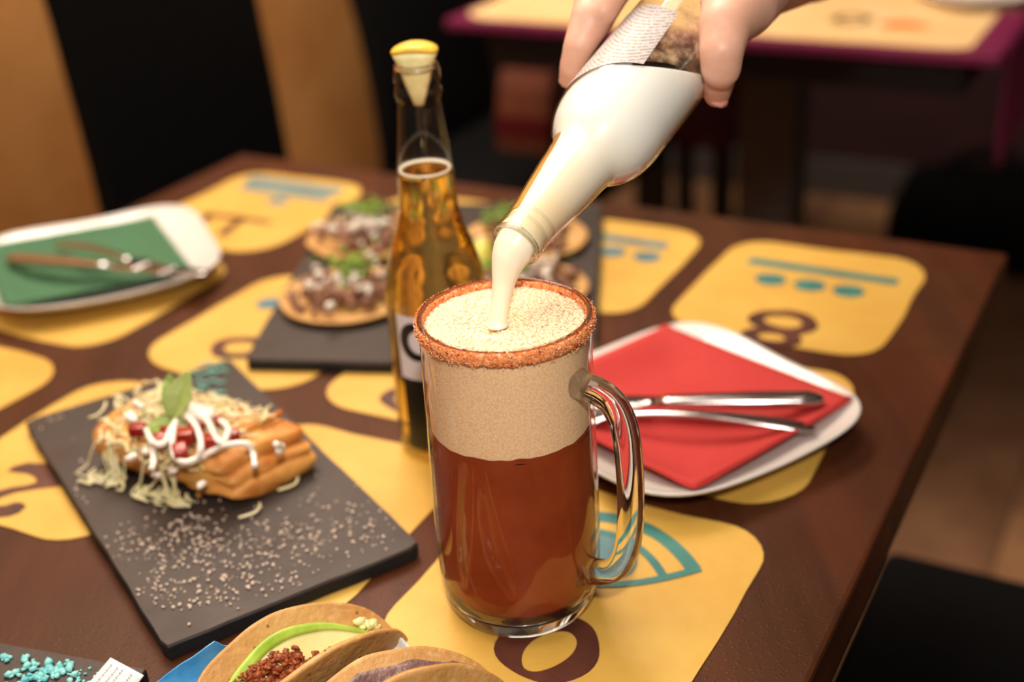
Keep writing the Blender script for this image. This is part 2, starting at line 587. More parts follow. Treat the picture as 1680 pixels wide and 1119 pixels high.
# ------------------------------------------------------------------ room
flo = obj('floor', MB().box(tw(-.4, .2, FLOOR_Z - .03), EX * 2.4, EY * 2.0, (0, 0, .015)), M['subfloor'], smooth=False)
flo['kind'] = 'structure'
planks = [bpy.data.meshes.new('plank') for _ in range(2)]
for k, me in enumerate(planks):
    mb = MB().box((0, 0, 0), EX * .0785, EY * .548, (0, 0, .0075))
    me.from_pydata(mb.v, [], mb.f)
    me.materials.append(M['plank_a' if k == 0 else 'plank_b'])
for i in range(22):
    for j in range(4):
        o = bpy.data.objects.new('plank', planks[(i * 3 + j * 2 + (i * j) % 3) % 2])
        C.objects.link(o)
        o.parent = flo
        o.location = tw(-2.2 + i * .16, -1.15 + j * 1.1 + (i % 3) * .36 - .4, FLOOR_Z - .0075)
wl = obj('wall_left', MB().box(tw(-1.45, -.28, .36), EX * .06, EY * 1.42, (0, 0, 1.14)), M['ochre'], smooth=False, bevel=.01)
wl['kind'] = 'structure'
tr = obj('shade_strip_1', MB().box(tw(-1.425, 1.172, .36), EX * .09, EY * .035, (0, 0, 1.14)), M['dark_wood'], smooth=False, bevel=.006)  # dark strip at the wall's end, its colour stands in for shading
tr['kind'] = 'structure'
wb = obj('wall_back', MB().box(tw(-.4, 2.2, .36), EX * 2.4, EY * .04, (0, 0, 1.14)), M['maroon_wall'], smooth=False)
wb['kind'] = 'structure'
bb = obj('baseboard_back', MB().box(tw(-.4, 2.145, FLOOR_Z + .05), EX * 2.4, EY * .012, (0, 0, .05)), M['grey_metal'], smooth=False, bevel=.004)
bb['kind'] = 'structure'


# ------------------------------------------------------------------ tables
def rounded(x0, x1, y0, y1, r, n=7, wob=0.0, seed=0):
    pts = []
    for cx, cy, a0 in ((x1 - r, y1 - r, 0), (x0 + r, y1 - r, 90), (x0 + r, y0 + r, 180), (x1 - r, y0 + r, 270)):
        for k in range(n + 1):
            a = math.radians(a0 + 90 * k / n)
            pts.append((cx + r * math.cos(a), cy + r * math.sin(a)))
    if not wob:
        return pts
    res = []
    L = len(pts)
    dense = []
    for i in range(L):
        (ax, ay), (bx, by) = pts[i], pts[(i + 1) % L]
        d = math.hypot(bx - ax, by - ay)
        k = max(1, int(d / .02))
        dense += [(ax + (bx - ax) * q / k, ay + (by - ay) * q / k) for q in range(k)]
    for x, y in dense:
        res.append((x + wob * noise.noise(Vector((x * 14, y * 14, seed))), y + wob * noise.noise(Vector((x * 14, y * 14, seed + 50)))))
    return res


def build_table(name, x0, x1, y0, y1, label, top_mat, edge_mat, th=.04):
    t = thing(name, tw((x0 + x1) / 2, (y0 + y1) / 2, FLOOR_Z), label, 'table')
    obj('tabletop', MB().box(tw((x0 + x1) / 2, (y0 + y1) / 2, -th / 2 - .0006), EX * ((x1 - x0) / 2), EY * ((y1 - y0) / 2), (0, 0, th / 2)), top_mat, t, smooth=False, bevel=.003)
    cx, cy = (x0 + x1) / 2, (y0 + y1) / 2
    obj('post', MB().box(tw(cx, cy, (FLOOR_Z - th) / 2), EX * .05, EY * .05, (0, 0, (-FLOOR_Z - th) / 2 - .002)), M['grey_metal'], t, smooth=False, bevel=.006)
    for dx, dy in ((1, 0), (0, 1)):
        obj('foot', MB().box(tw(cx, cy, FLOOR_Z + .0225 + .001 * dx), EX * (.32 if dx else .04), EY * (.32 if dy else .04), (0, 0, .02)), M['grey_metal'], t, smooth=False, bevel=.006)
    obj('apron', MB().box(tw(cx, cy, -th - .03), EX * ((x1 - x0) / 2 - .05), EY * ((y1 - y0) / 2 - .05), (0, 0, .028)), edge_mat, t, smooth=False, bevel=.004)
    return t


table = build_table('dining_table', -.825, 0, -1.12, 0, 'dark brown dining table painted with yellow rounded squares, carrying mug and plates', M['wood'], M['wood_edge'])

# painted squares: four columns, five rows
COLX = [(-.776, -.611), (-.577, -.424), (-.406, -.247), (-.222, -.052)]
ROWY = [(-.236, -.046), (-.446, -.264), (-.652, -.470), (-.860, -.676), (-1.07, -.884)]
UPV = Vector((0, 0, .0003))
tiles = {}
for ci, (x0, x1) in enumerate(COLX):
    for ri, (y0, y1) in enumerate(ROWY[:3]):
        P = rounded(x0, x1, y0, y1, .036, 7, .006, ci * 7 + ri)
        tiles[ci, ri] = obj('painted_square', MB().prism([tw(x, y, -.0004) for x, y in P], (0, 0, .0006)), M['yellow'], table, smooth=False)


def dab(name, P, mat, tile):
    return obj(name, MB().prism([tw(x, y, .0002) for x, y in P], UPV), mat, tile, smooth=False)


def ell(cx, cy, rx, ry, n=28, wob=0.0, seed=0, rot=0):
    out = []
    for k in range(n):
        a = 2 * pi * k / n
        q = 1 + wob * noise.noise(Vector((math.cos(a), math.sin(a), seed)))
        x, y = rx * math.cos(a) * q, ry * math.sin(a) * q
        out.append((cx + x * math.cos(rot) - y * math.sin(rot), cy + x * math.sin(rot) + y * math.cos(rot)))
    return out


def ring(name, o, i, mat, tile, z=.0002):
    return obj(name, MB().ringpoly([tw(x, y, z) for x, y in o], [tw(x, y, z) for x, y in i], UPV), mat, tile, smooth=False)


def stroke(name, pts, wd, mat, tile, z=.0002):
    L, R_ = [], []
    for i, p in enumerate(pts):
        a, c = pts[max(0, i - 1)], pts[min(len(pts) - 1, i + 1)]
        dx, dy = c[0] - a[0], c[1] - a[1]
        d = math.hypot(dx, dy)
        ww = wd[i] if hasattr(wd, '__len__') else wd
        L.append((p[0] - dy / d * ww / 2, p[1] + dx / d * ww / 2))
        R_.append((p[0] + dy / d * ww / 2, p[1] - dx / d * ww / 2))
    mb = MB()
    n = len(pts)
    vs = [tw(x, y, z) for x, y in L + R_]
    vs += [v + UPV for v in vs]
    fs = []
    for i in range(n - 1):
        fs += [(i, i + 1, n + i + 1, n + i), (2 * n + i, 3 * n + i, 3 * n + i + 1, 2 * n + i + 1), (i, 2 * n + i, 2 * n + i + 1, i + 1), (n + i, n + i + 1, 3 * n + i + 1, 3 * n + i)]
    fs += [(0, n, 3 * n, 2 * n), (n - 1, 3 * n - 1, 4 * n - 1, 2 * n - 1)]
    return obj(name, mb.add(vs, fs), mat, tile, smooth=False)


# bar and dots with a double ring: far right square
T = tiles[3, 0]
dab('painted_bar', rounded(-.197, -.071, -.0995, -.0865, .003, 3, .0015, 3), M['teal'], T)
for x in (-.168, -.135, -.103):
    dab('painted_dot', ell(x, -.1245, .0132, .0112, 20, .15, x), M['teal'], T)
ring('painted_ring', ell(-.134, -.1975, .0275, .0215, 28, .2, 3), ell(-.134, -.1975, .0150, .0100, 28, .2, 3), M['brown_paint'], T)
ring('painted_ring', ell(-.134, -.2265, .0235, .0155, 28, .15, 4), ell(-.134, -.2265, .0105, .0062, 28, .1, 4), M['brown_paint'], T, .0004)
# bar and dots: next square to its left
T = tiles[2, 0]
dab('painted_bar', rounded(-.385, -.273, -.0955, -.0815, .003, 3, .0015, 5), M['blue_grey'], T)
for x in (-.350, -.315, -.282):
    dab('painted_dot', ell(x, -.1165, .0125, .0110, 20, .15, x), M['blue_grey'], T)
# far left square: bars, dot and a brown bracket
T = tiles[0, 0]
dab('painted_bar', rounded(-.760, -.640, -.0785, -.0600, .003, 3, .0015, 6), M['blue_grey'], T)
dab('painted_bar', rounded(-.752, -.640, -.0990, -.0830, .003, 3, .0015, 7), M['blue_grey'], T)
dab('painted_dot', ell(-.686, -.115, .012, .010, 20, .15, 9), M['blue_grey'], T)
stroke('painted_stroke', [(-.735, -.171), (-.700, -.168), (-.655, -.167)], .008, M['brown_paint'], T)
stroke('painted_stroke', [(-.688, -.168), (-.686, -.188), (-.679, -.212)], .010, M['brown_paint'], T)
stroke('painted_stroke', [(-.728, -.168), (-.724, -.186), (-.722, -.205)], .010, M['brown_paint'], T)
# second row: dots and rings
T = tiles[1, 1]
dab('painted_dot', ell(-.537, -.320, .012, .011, 20, .15, 2), M['blue_grey'], T)
ring('painted_ring', ell(-.508, -.396, .024, .020, 28, .2, 13), ell(-.508, -.396, .013, .010, 28, .2, 13), M['brown_paint'], T)
T = tiles[2, 1]
ring('painted_ring', ell(-.337, -.416, .024, .018, 28, .2, 23), ell(-.337, -.416, .013, .009, 28, .2, 23), M['brown_paint'], T)
# third row left: brown waves
T = tiles[1, 2]


def wave(pp):
    return dab('painted_wave', [((pl(*p) - TO).dot(EX), (pl(*p) - TO).dot(EY)) for p in pp], M['brown_paint'], T)


wave([(12, 774), (22, 766), (45, 760), (80, 762), (112, 778), (135, 800), (105, 798), (60, 803), (25, 809), (-25, 826), (-25, 812), (20, 800), (45, 797), (60, 792), (58, 784), (45, 778), (28, 776)])
wave([(-25, 834), (10, 830), (25, 825), (38, 826), (43, 832), (32, 842), (15, 848), (-25, 852)])
# third row right, under the mug: an eye and a big brown ring
T = tiles[3, 2]


def bez(a, q, c, n=18):
    return [((1 - t) ** 2 * a[0] + 2 * t * (1 - t) * q[0] + t * t * c[0], (1 - t) ** 2 * a[1] + 2 * t * (1 - t) * q[1] + t * t * c[1]) for t in [i / n for i in range(n + 1)]]


stroke('painted_lid', bez((-.200, -.524), (-.140, -.462), (-.084, -.520)), [.006] * 6 + [.010] * 7 + [.009] * 6, M['teal'], T)
stroke('painted_lid', bez((-.192, -.530), (-.138, -.484), (-.096, -.534)), .005, M['teal'], T, .0004)
stroke('painted_lid', bez((-.197, -.530), (-.140, -.590), (-.081, -.518)), .005, M['teal'], T, .0006)
dab('painted_pupil', ell(-.140, -.532, .026, .022, 26, .08, 5), M['blue_grey'], T)
ring('painted_ring', ell(-.1285, -.6115, .0275, .0265, 36, .12, 31), ell(-.1275, -.6150, .0115, .0180, 36, .10, 32, -.25), M['brown_paint'], T)

table2 = build_table('dining_table', -.95, -.115, .655, 1.45, 'second dining table behind, cream top with magenta border', M['magenta'], M['dark_wood'], .016)
cp = obj('painted_panel', MB().prism([tw(x, y, -.0004) for x, y in rounded(-.935, -.135, .672, 1.43, .05, 6, .008, 3)], (0, 0, .0012)), M['cream'], table2, smooth=False)
ring('painted_ring', ell(-.345, .80, .03, .03, 24, .1, 2), ell(-.345, .80, .016, .016, 24, .1, 2), M['brown_paint'], cp, .0009)
obj('painted_dab', MB().prism([tw(x, y, .0009) for x, y in ell(-.265, .785, .035, .022, 24, .4, 8)], UPV), M['orange_paint'], cp, smooth=False)


# magenta runner hanging from the second table
def runner(u, v):
    if v < .4:
        z, x = .002, -.155 + v / .4 * .045
    else:
        z, x = .002 - (v - .4) / .6 * .16, -.110 + .012 * math.sin(u * 14) * (v - .4)
    return tw(x, .68 + u * .22, z)


tag(obj('table_runner', MB().grid(runner, 16, 14), M['magenta'], solid=.002, loc=tw(-.11, .8, 0)), 'magenta cloth hanging off the corner of the cream table', 'cloth')


def sup(a, n):
    c, s = math.cos(a), math.sin(a)
    k = (abs(c) ** n + abs(s) ** n) ** (-1 / n)
    return c * k, s * k


def plate_mesh(cen, ang, half, h=.016, foot=.6, n=96, e=4.2):
    ux, uy = Vector((math.cos(ang), math.sin(ang), 0)), Vector((-math.sin(ang), math.cos(ang), 0))
    prof = [(.0, .0045), (.3, .0045), (.58, .005), (.70, .0065), (.80, .0095), (.90, .0130), (.97, .0155), (.995, h), (1.0, h - .0012), (.985, h - .003), (.90, .0095), (.78, .0045), (.66, .0018), (.60, .0), (.57, .0), (.55, .0015), (.0, .0015)]
    rings = []
    for f, z in prof:
        f = max(f, .002)
        ee = 2.4 + (e - 2.4) * min(1, f * 1.1)
        rr = []
        for k in range(n):
            x, y = sup(2 * pi * k / n, ee)
            corner = (abs(x * y)) ** 1.5
            rr.append(Vector(cen) + ux * x * half * f + uy * y * half * f + Vector((0, 0, z + .006 * corner * max(0, f - .6) / .4)))
        rings.append(rr)
    return MB().loft(rings, True, True)


# plate on the second table
pc = tw(-.2, .97, .001)
tag(obj('dinner_plate', plate_mesh(pc, 0.2, .085), M['ceramic'], loc=pc), 'white plate on the cream table behind, cut by the frame', 'plate')


# chairs
def chair(name, cx, cy, face, label, mat, seat_z=-.33, back_h=.52, w=.21, dpt=.21, lean=.06, back_gap=0.0):
    """face: unit 2-D vector (table frame) the sitter looks along"""
    fx, fy = face
    F = EX * fx + EY * fy
    S = EX * (-fy) + EY * fx
    t = thing(name, tw(cx, cy, FLOOR_Z), label, 'chair')
    c = tw(cx, cy, 0)
    obj('seat', MB().box(c + Vector((0, 0, seat_z - .025)), S * w, F * dpt, (0, 0, .025)), mat, t, bevel=.015, bseg=3, smooth=True)
    if back_h:
        mb = MB()
        rings = []
        for k in range(7):
            q = k / 6
            z = seat_z - .02 + q * back_h
            cc = c - F * (dpt - .012 + lean * q * q) + Vector((0, 0, z))
            ww = w * (1 - .04 * q)
            rings.append([cc + S * ww + F * .014, cc - S * ww + F * .014, cc - S * ww - F * .014, cc + S * ww - F * .014])
        obj('backrest', mb.loft(rings), mat, t, bevel=.008, smooth=True)
    for sx in (-1, 1):
        for sy in (-1, 1):
            p = c + S * (w - .025) * sx + F * (dpt - .025) * sy
            obj('leg', MB().box(p + Vector((0, 0, (FLOOR_Z + seat_z - .05) / 2)), S * .018, F * .018, (0, 0, (seat_z - .05 - FLOOR_Z) / 2)), M['dark_wood'], t, smooth=False, bevel=.004)
    return t


chair('dining_chair', -.83, .150, (1, 0), 'black high-backed chair at the left edge of the table, against the ochre wall', M['black_fabric'], back_h=.95, w=.175, lean=.10)
chair('dining_chair', .13, -.20, (-1, 0), 'black padded chair tucked under the right edge of the table', M['black_fabric'], back_h=.36)
chair('stool', -.80, 1.42, (0, -1), 'red stool seen dimly under the cream table beside its post', M['red_vinyl'], seat_z=-.34, back_h=.20, w=.11, dpt=.14)
bp = pl(1600, 428, FLOOR_Z + .001)
dfl = thing('duffel_bag', bp, 'black bag lying on the floor beyond the far right corner of the table', 'bag')
rings = []
for k in range(13):
    x = -1 + k / 6
    kx = (1 - abs(x) ** 5) ** .4 if abs(x) < 1 else .05
    rings.append([bp + EX * (x * .20) + EY * (sup(2 * pi * q / 20, 3)[0] * .11 * (.4 + .6 * kx)) + Vector((0, 0, .11 + sup(2 * pi * q / 20, 3)[1] * .11 * (.5 + .5 * kx) - .055 * (1 - kx))) for q in range(20)])
mbb = MB().loft(rings)
zl = min(p.z for p in mbb.v)
for p in mbb.v:
    p.z += bp.z - zl
obj('bag_body', mbb, M['black_fabric'], dfl)
for sx in (-1, 1):
    obj('strap', MB().tube([bp + EX * (.09 * math.cos(a)) + EY * (.03 * sx) + Vector((0, 0, .20 + .06 * math.sin(a))) for a in [pi * k / 12 for k in range(13)]], .008, 8), M['black_fabric'], dfl)
chair('dining_chair', -1.0, 1.02, (1, 0), 'black chair in the dark left of the cream table, orange bag on it', M['black_fabric'], back_h=.42)
bg = tw(-1.0, 1.02, -.329)
t = thing('paper_bag', bg, 'small orange and red bag standing on the dark chair', 'bag')
mb = MB()
rings = [[bg + EX * (sx * a) + EY * (sy * c_) + Vector((0, 0, z)) for sx, sy in ((1, 1), (-1, 1), (-1, -1), (1, -1))] for z, a, c_ in ((.001, .055, .035), (.06, .056, .034), (.12, .054, .02), (.15, .055, .004))]
obj('bag_body', mb.loft(rings), M['bag_orange'], t, smooth=False)
sr = [[bg + EX * (sx * a) + EY * (sy * c_) + Vector((0, 0, z)) for sx, sy in ((1, 1), (-1, 1), (-1, -1), (1, -1))] for z, a, c_ in ((.03, .0572, .0367), (.07, .0575, .0352))]
obj('bag_stripe', MB().loft(sr, caps=False), M['red_vinyl'], t, smooth=False)

# ------------------------------------------------------------------ the mug
MG = Vector((-.003, .567, .0006))
mug = thing('beer_mug', MG, 'tall glass mug of red beer with chili-salted rim, centre of the table', 'mug')


def mug_r(z):
    pr = [(0, .0345), (.002, .0372), (.006, .0398), (.012, .0420), (.022, .0433), (.05, .0438), (.09, .0434), (.13, .0429), (.172, .0426)]
    for (a, ra), (c_, rc) in zip(pr, pr[1:]):
        if z <= c_:
            return ra + (rc - ra) * (z - a) / (c_ - a)
    return pr[-1][1]


NS = 128
obj('glass_wall', MB().lathe([(mug_r(z), z) for z in [.0135 + (.170 - .0135) * k / 24 for k in range(25)]], MG, n=NS), M['mug_glass'], mug)
obj('glass_foot', MB().lathe([(.001, .0012), (.026, .0012), (.030, .0)] + [(mug_r(z), z) for z in (.0004, .002, .004, .006, .009, .012, .0134)] + [(.0385, .0128), (.033, .0098), (.025, .0075), (.012, .0064), (.001, .0062)], MG, n=NS, caps=True), M['glass'], mug)
obj('glass_rim', MB().lathe([(.0426, .1695), (.0427, .1715), (.0421, .1728), (.0412, .1728), (.0405, .1715), (.0404, .1695), (.0426, .1695)], MG, n=NS), M['mug_glass'], mug)
GAP = .0022
ZB = .113
prof = [(.001, .0070), (.012, .0072), (.025, .0083), (.033, .0106), (.0372, .0140)] + [(mug_r(z) - GAP, z) for z in (.019, .03, .05, .075, .1, .11)]
mb = MB().lathe(prof, MG, n=NS)
mb.loft([[MG + Vector(((mug_r(ZB) - GAP) * math.cos(2 * pi * k / NS), (mug_r(ZB) - GAP) * math.sin(2 * pi * k / NS), z + .0011 * noise.noise(Vector((6 * math.cos(2 * pi * k / NS), 6 * math.sin(2 * pi * k / NS), 3))))) for k in range(NS)] for z in (.1100, ZB)], caps=False)
obj('red_beer', mb, M['red_beer'], mug)
# foam: a side wall and a bubbly, slightly dished top
ZF = .1682
rings = []
for q in range(13):
    f = q / 12
    rr = []
    for k in range(NS):
        a = 2 * pi * k / NS
        z = ZB + (ZF - ZB) * f
        if q == 0:
            z += .0011 * noise.noise(Vector((6 * math.cos(a), 6 * math.sin(a), 3)))
        r = mug_r(z) - GAP
        rr.append(MG + Vector((r * math.cos(a), r * math.sin(a), z)))
    rings.append(rr)
foam = obj('foam_head', MB().loft(rings, caps=False), M['foam_side'], mug)
HIT = MG + Vector((-.0075, -.002, ZF))


def bub(x, y):
    d, _ = noise.voronoi(Vector((x * 430, y * 430, 1.3)))[0:2]
    return max(0, .55 - d[0])


def foam_top(u, v):
    a = 2 * pi * v
    r = (mug_r(ZF) - GAP) * u
    x, y = r * math.cos(a), r * math.sin(a)
    dx, dy = x - (HIT.x - MG.x), y - (HIT.y - MG.y)
    dd = math.hypot(dx, dy)
    dip = -.0045 * math.exp(-(dd / .013) ** 2) + .0008 * math.exp(-((dd - .02) / .007) ** 2)
    z = ZF + dip * (1 if u < .97 else 0) + .0012 * noise.noise(Vector((x * 60, y * 60, 7))) * (1 - u ** 8) + .0016 * bub(x, y) * (1 - u ** 10)
    return MG + Vector((x, y, z))


obj('foam_surface', MB().grid(foam_top, 70, 260), M['foam_top'], foam)
mb = MB()
for i in range(-24, 25):
    for j in range(-28, 29):
        x = (i + .5 * (j % 2)) * .00195 + random.uniform(-.0004, .0004)
        y = j * .0017 + random.uniform(-.0004, .0004)
        rr_ = math.hypot(x, y)
        if rr_ > mug_r(ZF) - GAP - .0012 or math.hypot(x - (HIT.x - MG.x), y - (HIT.y - MG.y)) < .0052:
            continue
        p = foam_top(rr_ / (mug_r(ZF) - GAP), (math.atan2(y, x) / (2 * pi)) % 1)
        q = random.random()
        r = .0007 + .0007 * q ** 2
        mb.blob(p - Vector((0, 0, r * .35)), r, (1, 1, .85), 2, .05)
obj('foam_bubbles', mb, M['foam_bubble'], foam, kind='stuff')
# chili salt on the rim: a crust and loose grains
rings = []
NR = 220
for dr, z, wob in ((.00005, .1646, 1), (.0007, .1654, .6), (.0012, .1672, .3), (.0013, .1692, .2), (.0010, .1710, .2), (.0004, .1720, .1)):
    rr = []
    for k in range(NR):
        a = 2 * pi * k / NR
        nn = noise.noise(Vector((9 * math.cos(a), 9 * math.sin(a), z * 300)))
        n2 = noise.noise(Vector((60 * math.cos(a), 60 * math.sin(a), z * 900)))
        r = mug_r(z) + .00015 + dr * (1 + .35 * nn + .5 * n2)
        rr.append(MG + Vector((r * math.cos(a), r * math.sin(a), z + wob * (.0011 * nn + .0006 * n2))))
    rings.append(rr)
mb = MB().loft(rings, caps=False)
rings = []
for dr, z in ((-.0023, .1672), (-.0029, .1690), (-.0027, .1708), (-.0022, .1716)):
    rings.append([MG + Vector(((mug_r(z) + dr + .0005 * noise.noise(Vector((60 * math.cos(a), 60 * math.sin(a), z * 900)))) * math.cos(a), (mug_r(z) + dr) * math.sin(a), z + .0006 * noise.noise(Vector((20 * math.cos(a), 20 * math.sin(a), 4))))) for a in [2 * pi * k / NR for k in range(NR)]])
mb.loft(rings, caps=False)
crust = obj('chili_salt_rim', mb, M['chili'], mug)
crust['label'] = 'orange chili salt crust around the rim'
mb = MB()
for k in range(2600):
    a = random.random() * 2 * pi
    z = .1642 + random.random() ** .8 * .0078
    inside = random.random() < .22
    r = mug_r(z) + (random.uniform(-.0034, -.0022) if inside else random.uniform(.0009, .0022))
    if inside:
        z = random.uniform(.1675, .1722)
    big = random.random() < .08
    mb.blob(MG + Vector((r * math.cos(a), r * math.sin(a), z)), random.uniform(.0002, .00036) * (1.5 if big else 1), sub=1, amp=.5, mi=random.choices((0, 1, 2), (.85, .08, .07))[0])
obj('chili_grains', mb, [M['chili_grain'], M['salt_grain'], M['pepper_grain']], crust, smooth=False, kind='stuff')
# handle: a bent glass bar on the right, turned towards the viewer
HA = math.radians(-34)
HD = Vector((math.cos(HA), math.sin(HA), 0))


def on_handle(x, y):
    n_ = Vector((0, 0, 1)).cross(HD)
    d = ray(x, y)
    return CAMP + d * ((MG - CAMP).dot(n_) / d.dot(n_))


hp = [(938, 626), (958, 633), (982, 643), (1004, 660), (1020, 688), (1029, 725), (1033, 770), (1035, 815), (1034, 860), (1029, 898), (1018, 924), (1000, 937), (978, 938), (956, 934)]
pts = [on_handle(*p) for p in hp]
# even out with a Catmull-Rom pass
fine = []
for i in range(len(pts) - 1):
    p0, p1, p2, p3 = pts[max(i - 1, 0)], pts[i], pts[i + 1], pts[min(i + 2, len(pts) - 1)]
    for t_ in (0, .25, .5, .75):
        fine.append(.5 * ((2 * p1) + (p2 - p0) * t_ + (2 * p0 - 5 * p1 + 4 * p2 - p3) * t_ ** 2 + (3 * p1 - p0 - 3 * p2 + p3) * t_ ** 3))
fine.append(pts[-1])
side = Vector((0, 0, 1)).cross(HD).normalized()
rings = []
L = len(fine)
for i, p in enumerate(fine):
    tg = (fine[min(i + 1, L - 1)] - fine[max(i - 1, 0)]).normalized()
    nr = tg.cross(side).normalized()
    e_ = min(i, L - 1 - i)
    fl = 1 + .45 * max(0, 1 - e_ / 5) ** 2
    rings.append([p + side * (sup(2 * pi * k / 28, 2.6)[0] * .0068 * fl) + nr * (sup(2 * pi * k / 28, 2.6)[1] * .0062 * fl) for k in range(28)])
obj('handle', MB().loft(rings), M['glass'], mug)

# ------------------------------------------------------------------ pouring bottle, stream, hand
MP = dep(845, 402, .622)
ax_c = (.52, .69, .50)
AX = (RT * ax_c[0] + UP * ax_c[1] + FWD * ax_c[2]).normalized()
bot = thing('pouring_bottle', MP, 'tilted clear beer bottle full of white foam, pouring into the mug', 'bottle')


def interp(pr, s):
    """monotone cubic through (position, radius) pairs"""
    n = len(pr)
    if s <= pr[0][0]:
        return pr[0][1]
    for i in range(n - 1):
        if s <= pr[i + 1][0]:
            break
    else:
        return pr[-1][1]

    def dl(k):
        return (pr[k + 1][1] - pr[k][1]) / (pr[k + 1][0] - pr[k][0])

    def tg(k):
        if k == 0:
            return dl(0)
        if k == n - 1:
            return dl(n - 2)
        a, c_ = dl(k - 1), dl(k)
        return 0 if a * c_ <= 0 else 2 * a * c_ / (a + c_)
    h = pr[i + 1][0] - pr[i][0]
    t_ = (s - pr[i][0]) / h
    m0, m1 = tg(i) * h, tg(i + 1) * h
    return (2 * t_ ** 3 - 3 * t_ ** 2 + 1) * pr[i][1] + (t_ ** 3 - 2 * t_ ** 2 + t_) * m0 + (-2 * t_ ** 3 + 3 * t_ ** 2) * pr[i + 1][1] + (t_ ** 3 - t_ ** 2) * m1


PB = [(0, .0118), (.0015, .0128), (.006, .0130), (.0085, .0126), (.0105, .0122), (.0125, .0130), (.0145, .0129), (.018, .0132), (.03, .0146), (.05, .0168), (.062, .0180), (.067, .0190), (.071, .0212), (.076, .0245), (.082, .0273), (.088, .0289), (.095, .0298), (.102, .0300), (.19, .0300), (.203, .0297), (.21, .027), (.212, .022)]
prof = [(interp(PB, s), s) for s in [.212 * k / 106 for k in range(107)]] + [(.001, .210)]
obj('bottle_glass', MB().lathe(prof, MP, AX, 96), M['bottle_glass'], bot)
obj('bottle_lip', MB().lathe([(.0127, .0), (.0130, .0012), (.0126, .0022), (.0108, .0022), (.0104, .0012), (.0108, 0), (.0127, 0)], MP, AX, 96), M['glass'], bot)
for s in (.0095, .0150):
    obj('thread_ring', MB().lathe([(interp(PB, s) + .0002, s - .0012), (interp(PB, s) + .0008, s), (interp(PB, s) + .0002, s + .0012)], MP, AX, 96), M['bottle_glass'], bot)


def filling(s0, s1, inset, n=72):
    return [(max(.001, interp(PB, s) - inset), s) for s in [s0 + (s1 - s0) * k / n for k in range(n + 1)]]




def on_bottle(x, y, rr=.0300):
    """point of the bottle's near side seen at a pixel"""
    d = ray(x, y).normalized()
    o = CAMP - MP
    dp, op = d - AX * d.dot(AX), o - AX * o.dot(AX)
    a_, b_, c_ = dp.dot(dp), 2 * dp.dot(op), op.dot(op) - rr * rr
    q = max(0, b_ * b_ - 4 * a_ * c_)
    return CAMP + d * ((-b_ - math.sqrt(q)) / (2 * a_))


mb = MB().lathe(filling(.003, .205, .0012, 140), MP, AX, 96, caps=True)
fo = obj('foam_fill', mb, M['bottle_foam'], bot)
f1, f2 = on_bottle(985, 106), on_bottle(1125, 116)
bm = bmesh.new()
bm.from_mesh(fo.data)
pno = (f2 - f1).normalized().cross(Vector((0, 1, -.40))).normalized()
if pno.z < 0:
    pno = -pno
r_ = bmesh.ops.bisect_plane(bm, geom=bm.verts[:] + bm.edges[:] + bm.faces[:], plane_co=(f1 + f2) / 2 - MP, plane_no=pno, clear_outer=True)
bmesh.ops.contextual_create(bm, geom=[e for e in r_['geom_cut'] if isinstance(e, bmesh.types.BMEdge)])
bm.to_mesh(fo.data)
bm.free()
# golden beer film running down the left of the neck
a1 = (-FWD - AX * (-FWD).dot(AX)).normalized()
a2 = AX.cross(a1)
if a2.dot(RT) > 0:
    a2 = -a2


def film(u, v):
    s_ = .014 + .054 * v
    a = math.radians(58 + 44 * u + 9 * noise.noise(Vector((v * 4, 2, 1))) * (1 - u) + 12 * v * (1 - u))
    return MP + AX * s_ + (a1 * math.cos(a) + a2 * math.sin(a)) * (interp(PB, s_) - .0008)


obj('beer_film', MB().grid(film, 8, 24), M['golden_beer'], bot)
# printed strip on the side facing the viewer
a1 = (-FWD - AX * (-FWD).dot(AX)).normalized()
a2 = AX.cross(a1)
if a2.dot(RT) > 0:
    a2 = -a2


def bcoord(p):
    q = p - MP
    s_ = q.dot(AX)
    q -= AX * s_
    return s_, math.atan2(q.dot(a2), q.dot(a1))


(sa, aa), (sb, ab) = bcoord(on_bottle(1112, 24)), bcoord(on_bottle(1060, 100))


def lab(u, v):
    lo = sb - .003 - .025 * math.sin(u * 1.2)
    s_ = lo + (sa - lo) * v
    a = ab + (aa - ab) * v + u * 1.35
    return MP + AX * (s_ + .003 * math.sin(u * 3)) + (a1 * math.cos(a) + a2 * math.sin(a)) * .0303


def residue(u, v):
    a = ab + .25 - u * 2.2
    lo = sb + .001 + .024 * (math.sin(ab) - math.sin(a))
    s_ = lo + (.206 - lo) * v
    return MP + AX * s_ + (a1 * math.cos(a) + a2 * math.sin(a)) * .0290


obj('foam_residue', MB().grid(residue, 30, 24), M['residue'], bot)
lb = obj('back_label', MB().grid(lab, 20, 8), M['back_label'], bot)
lb['label'] = 'pale back label with rows of fine print'

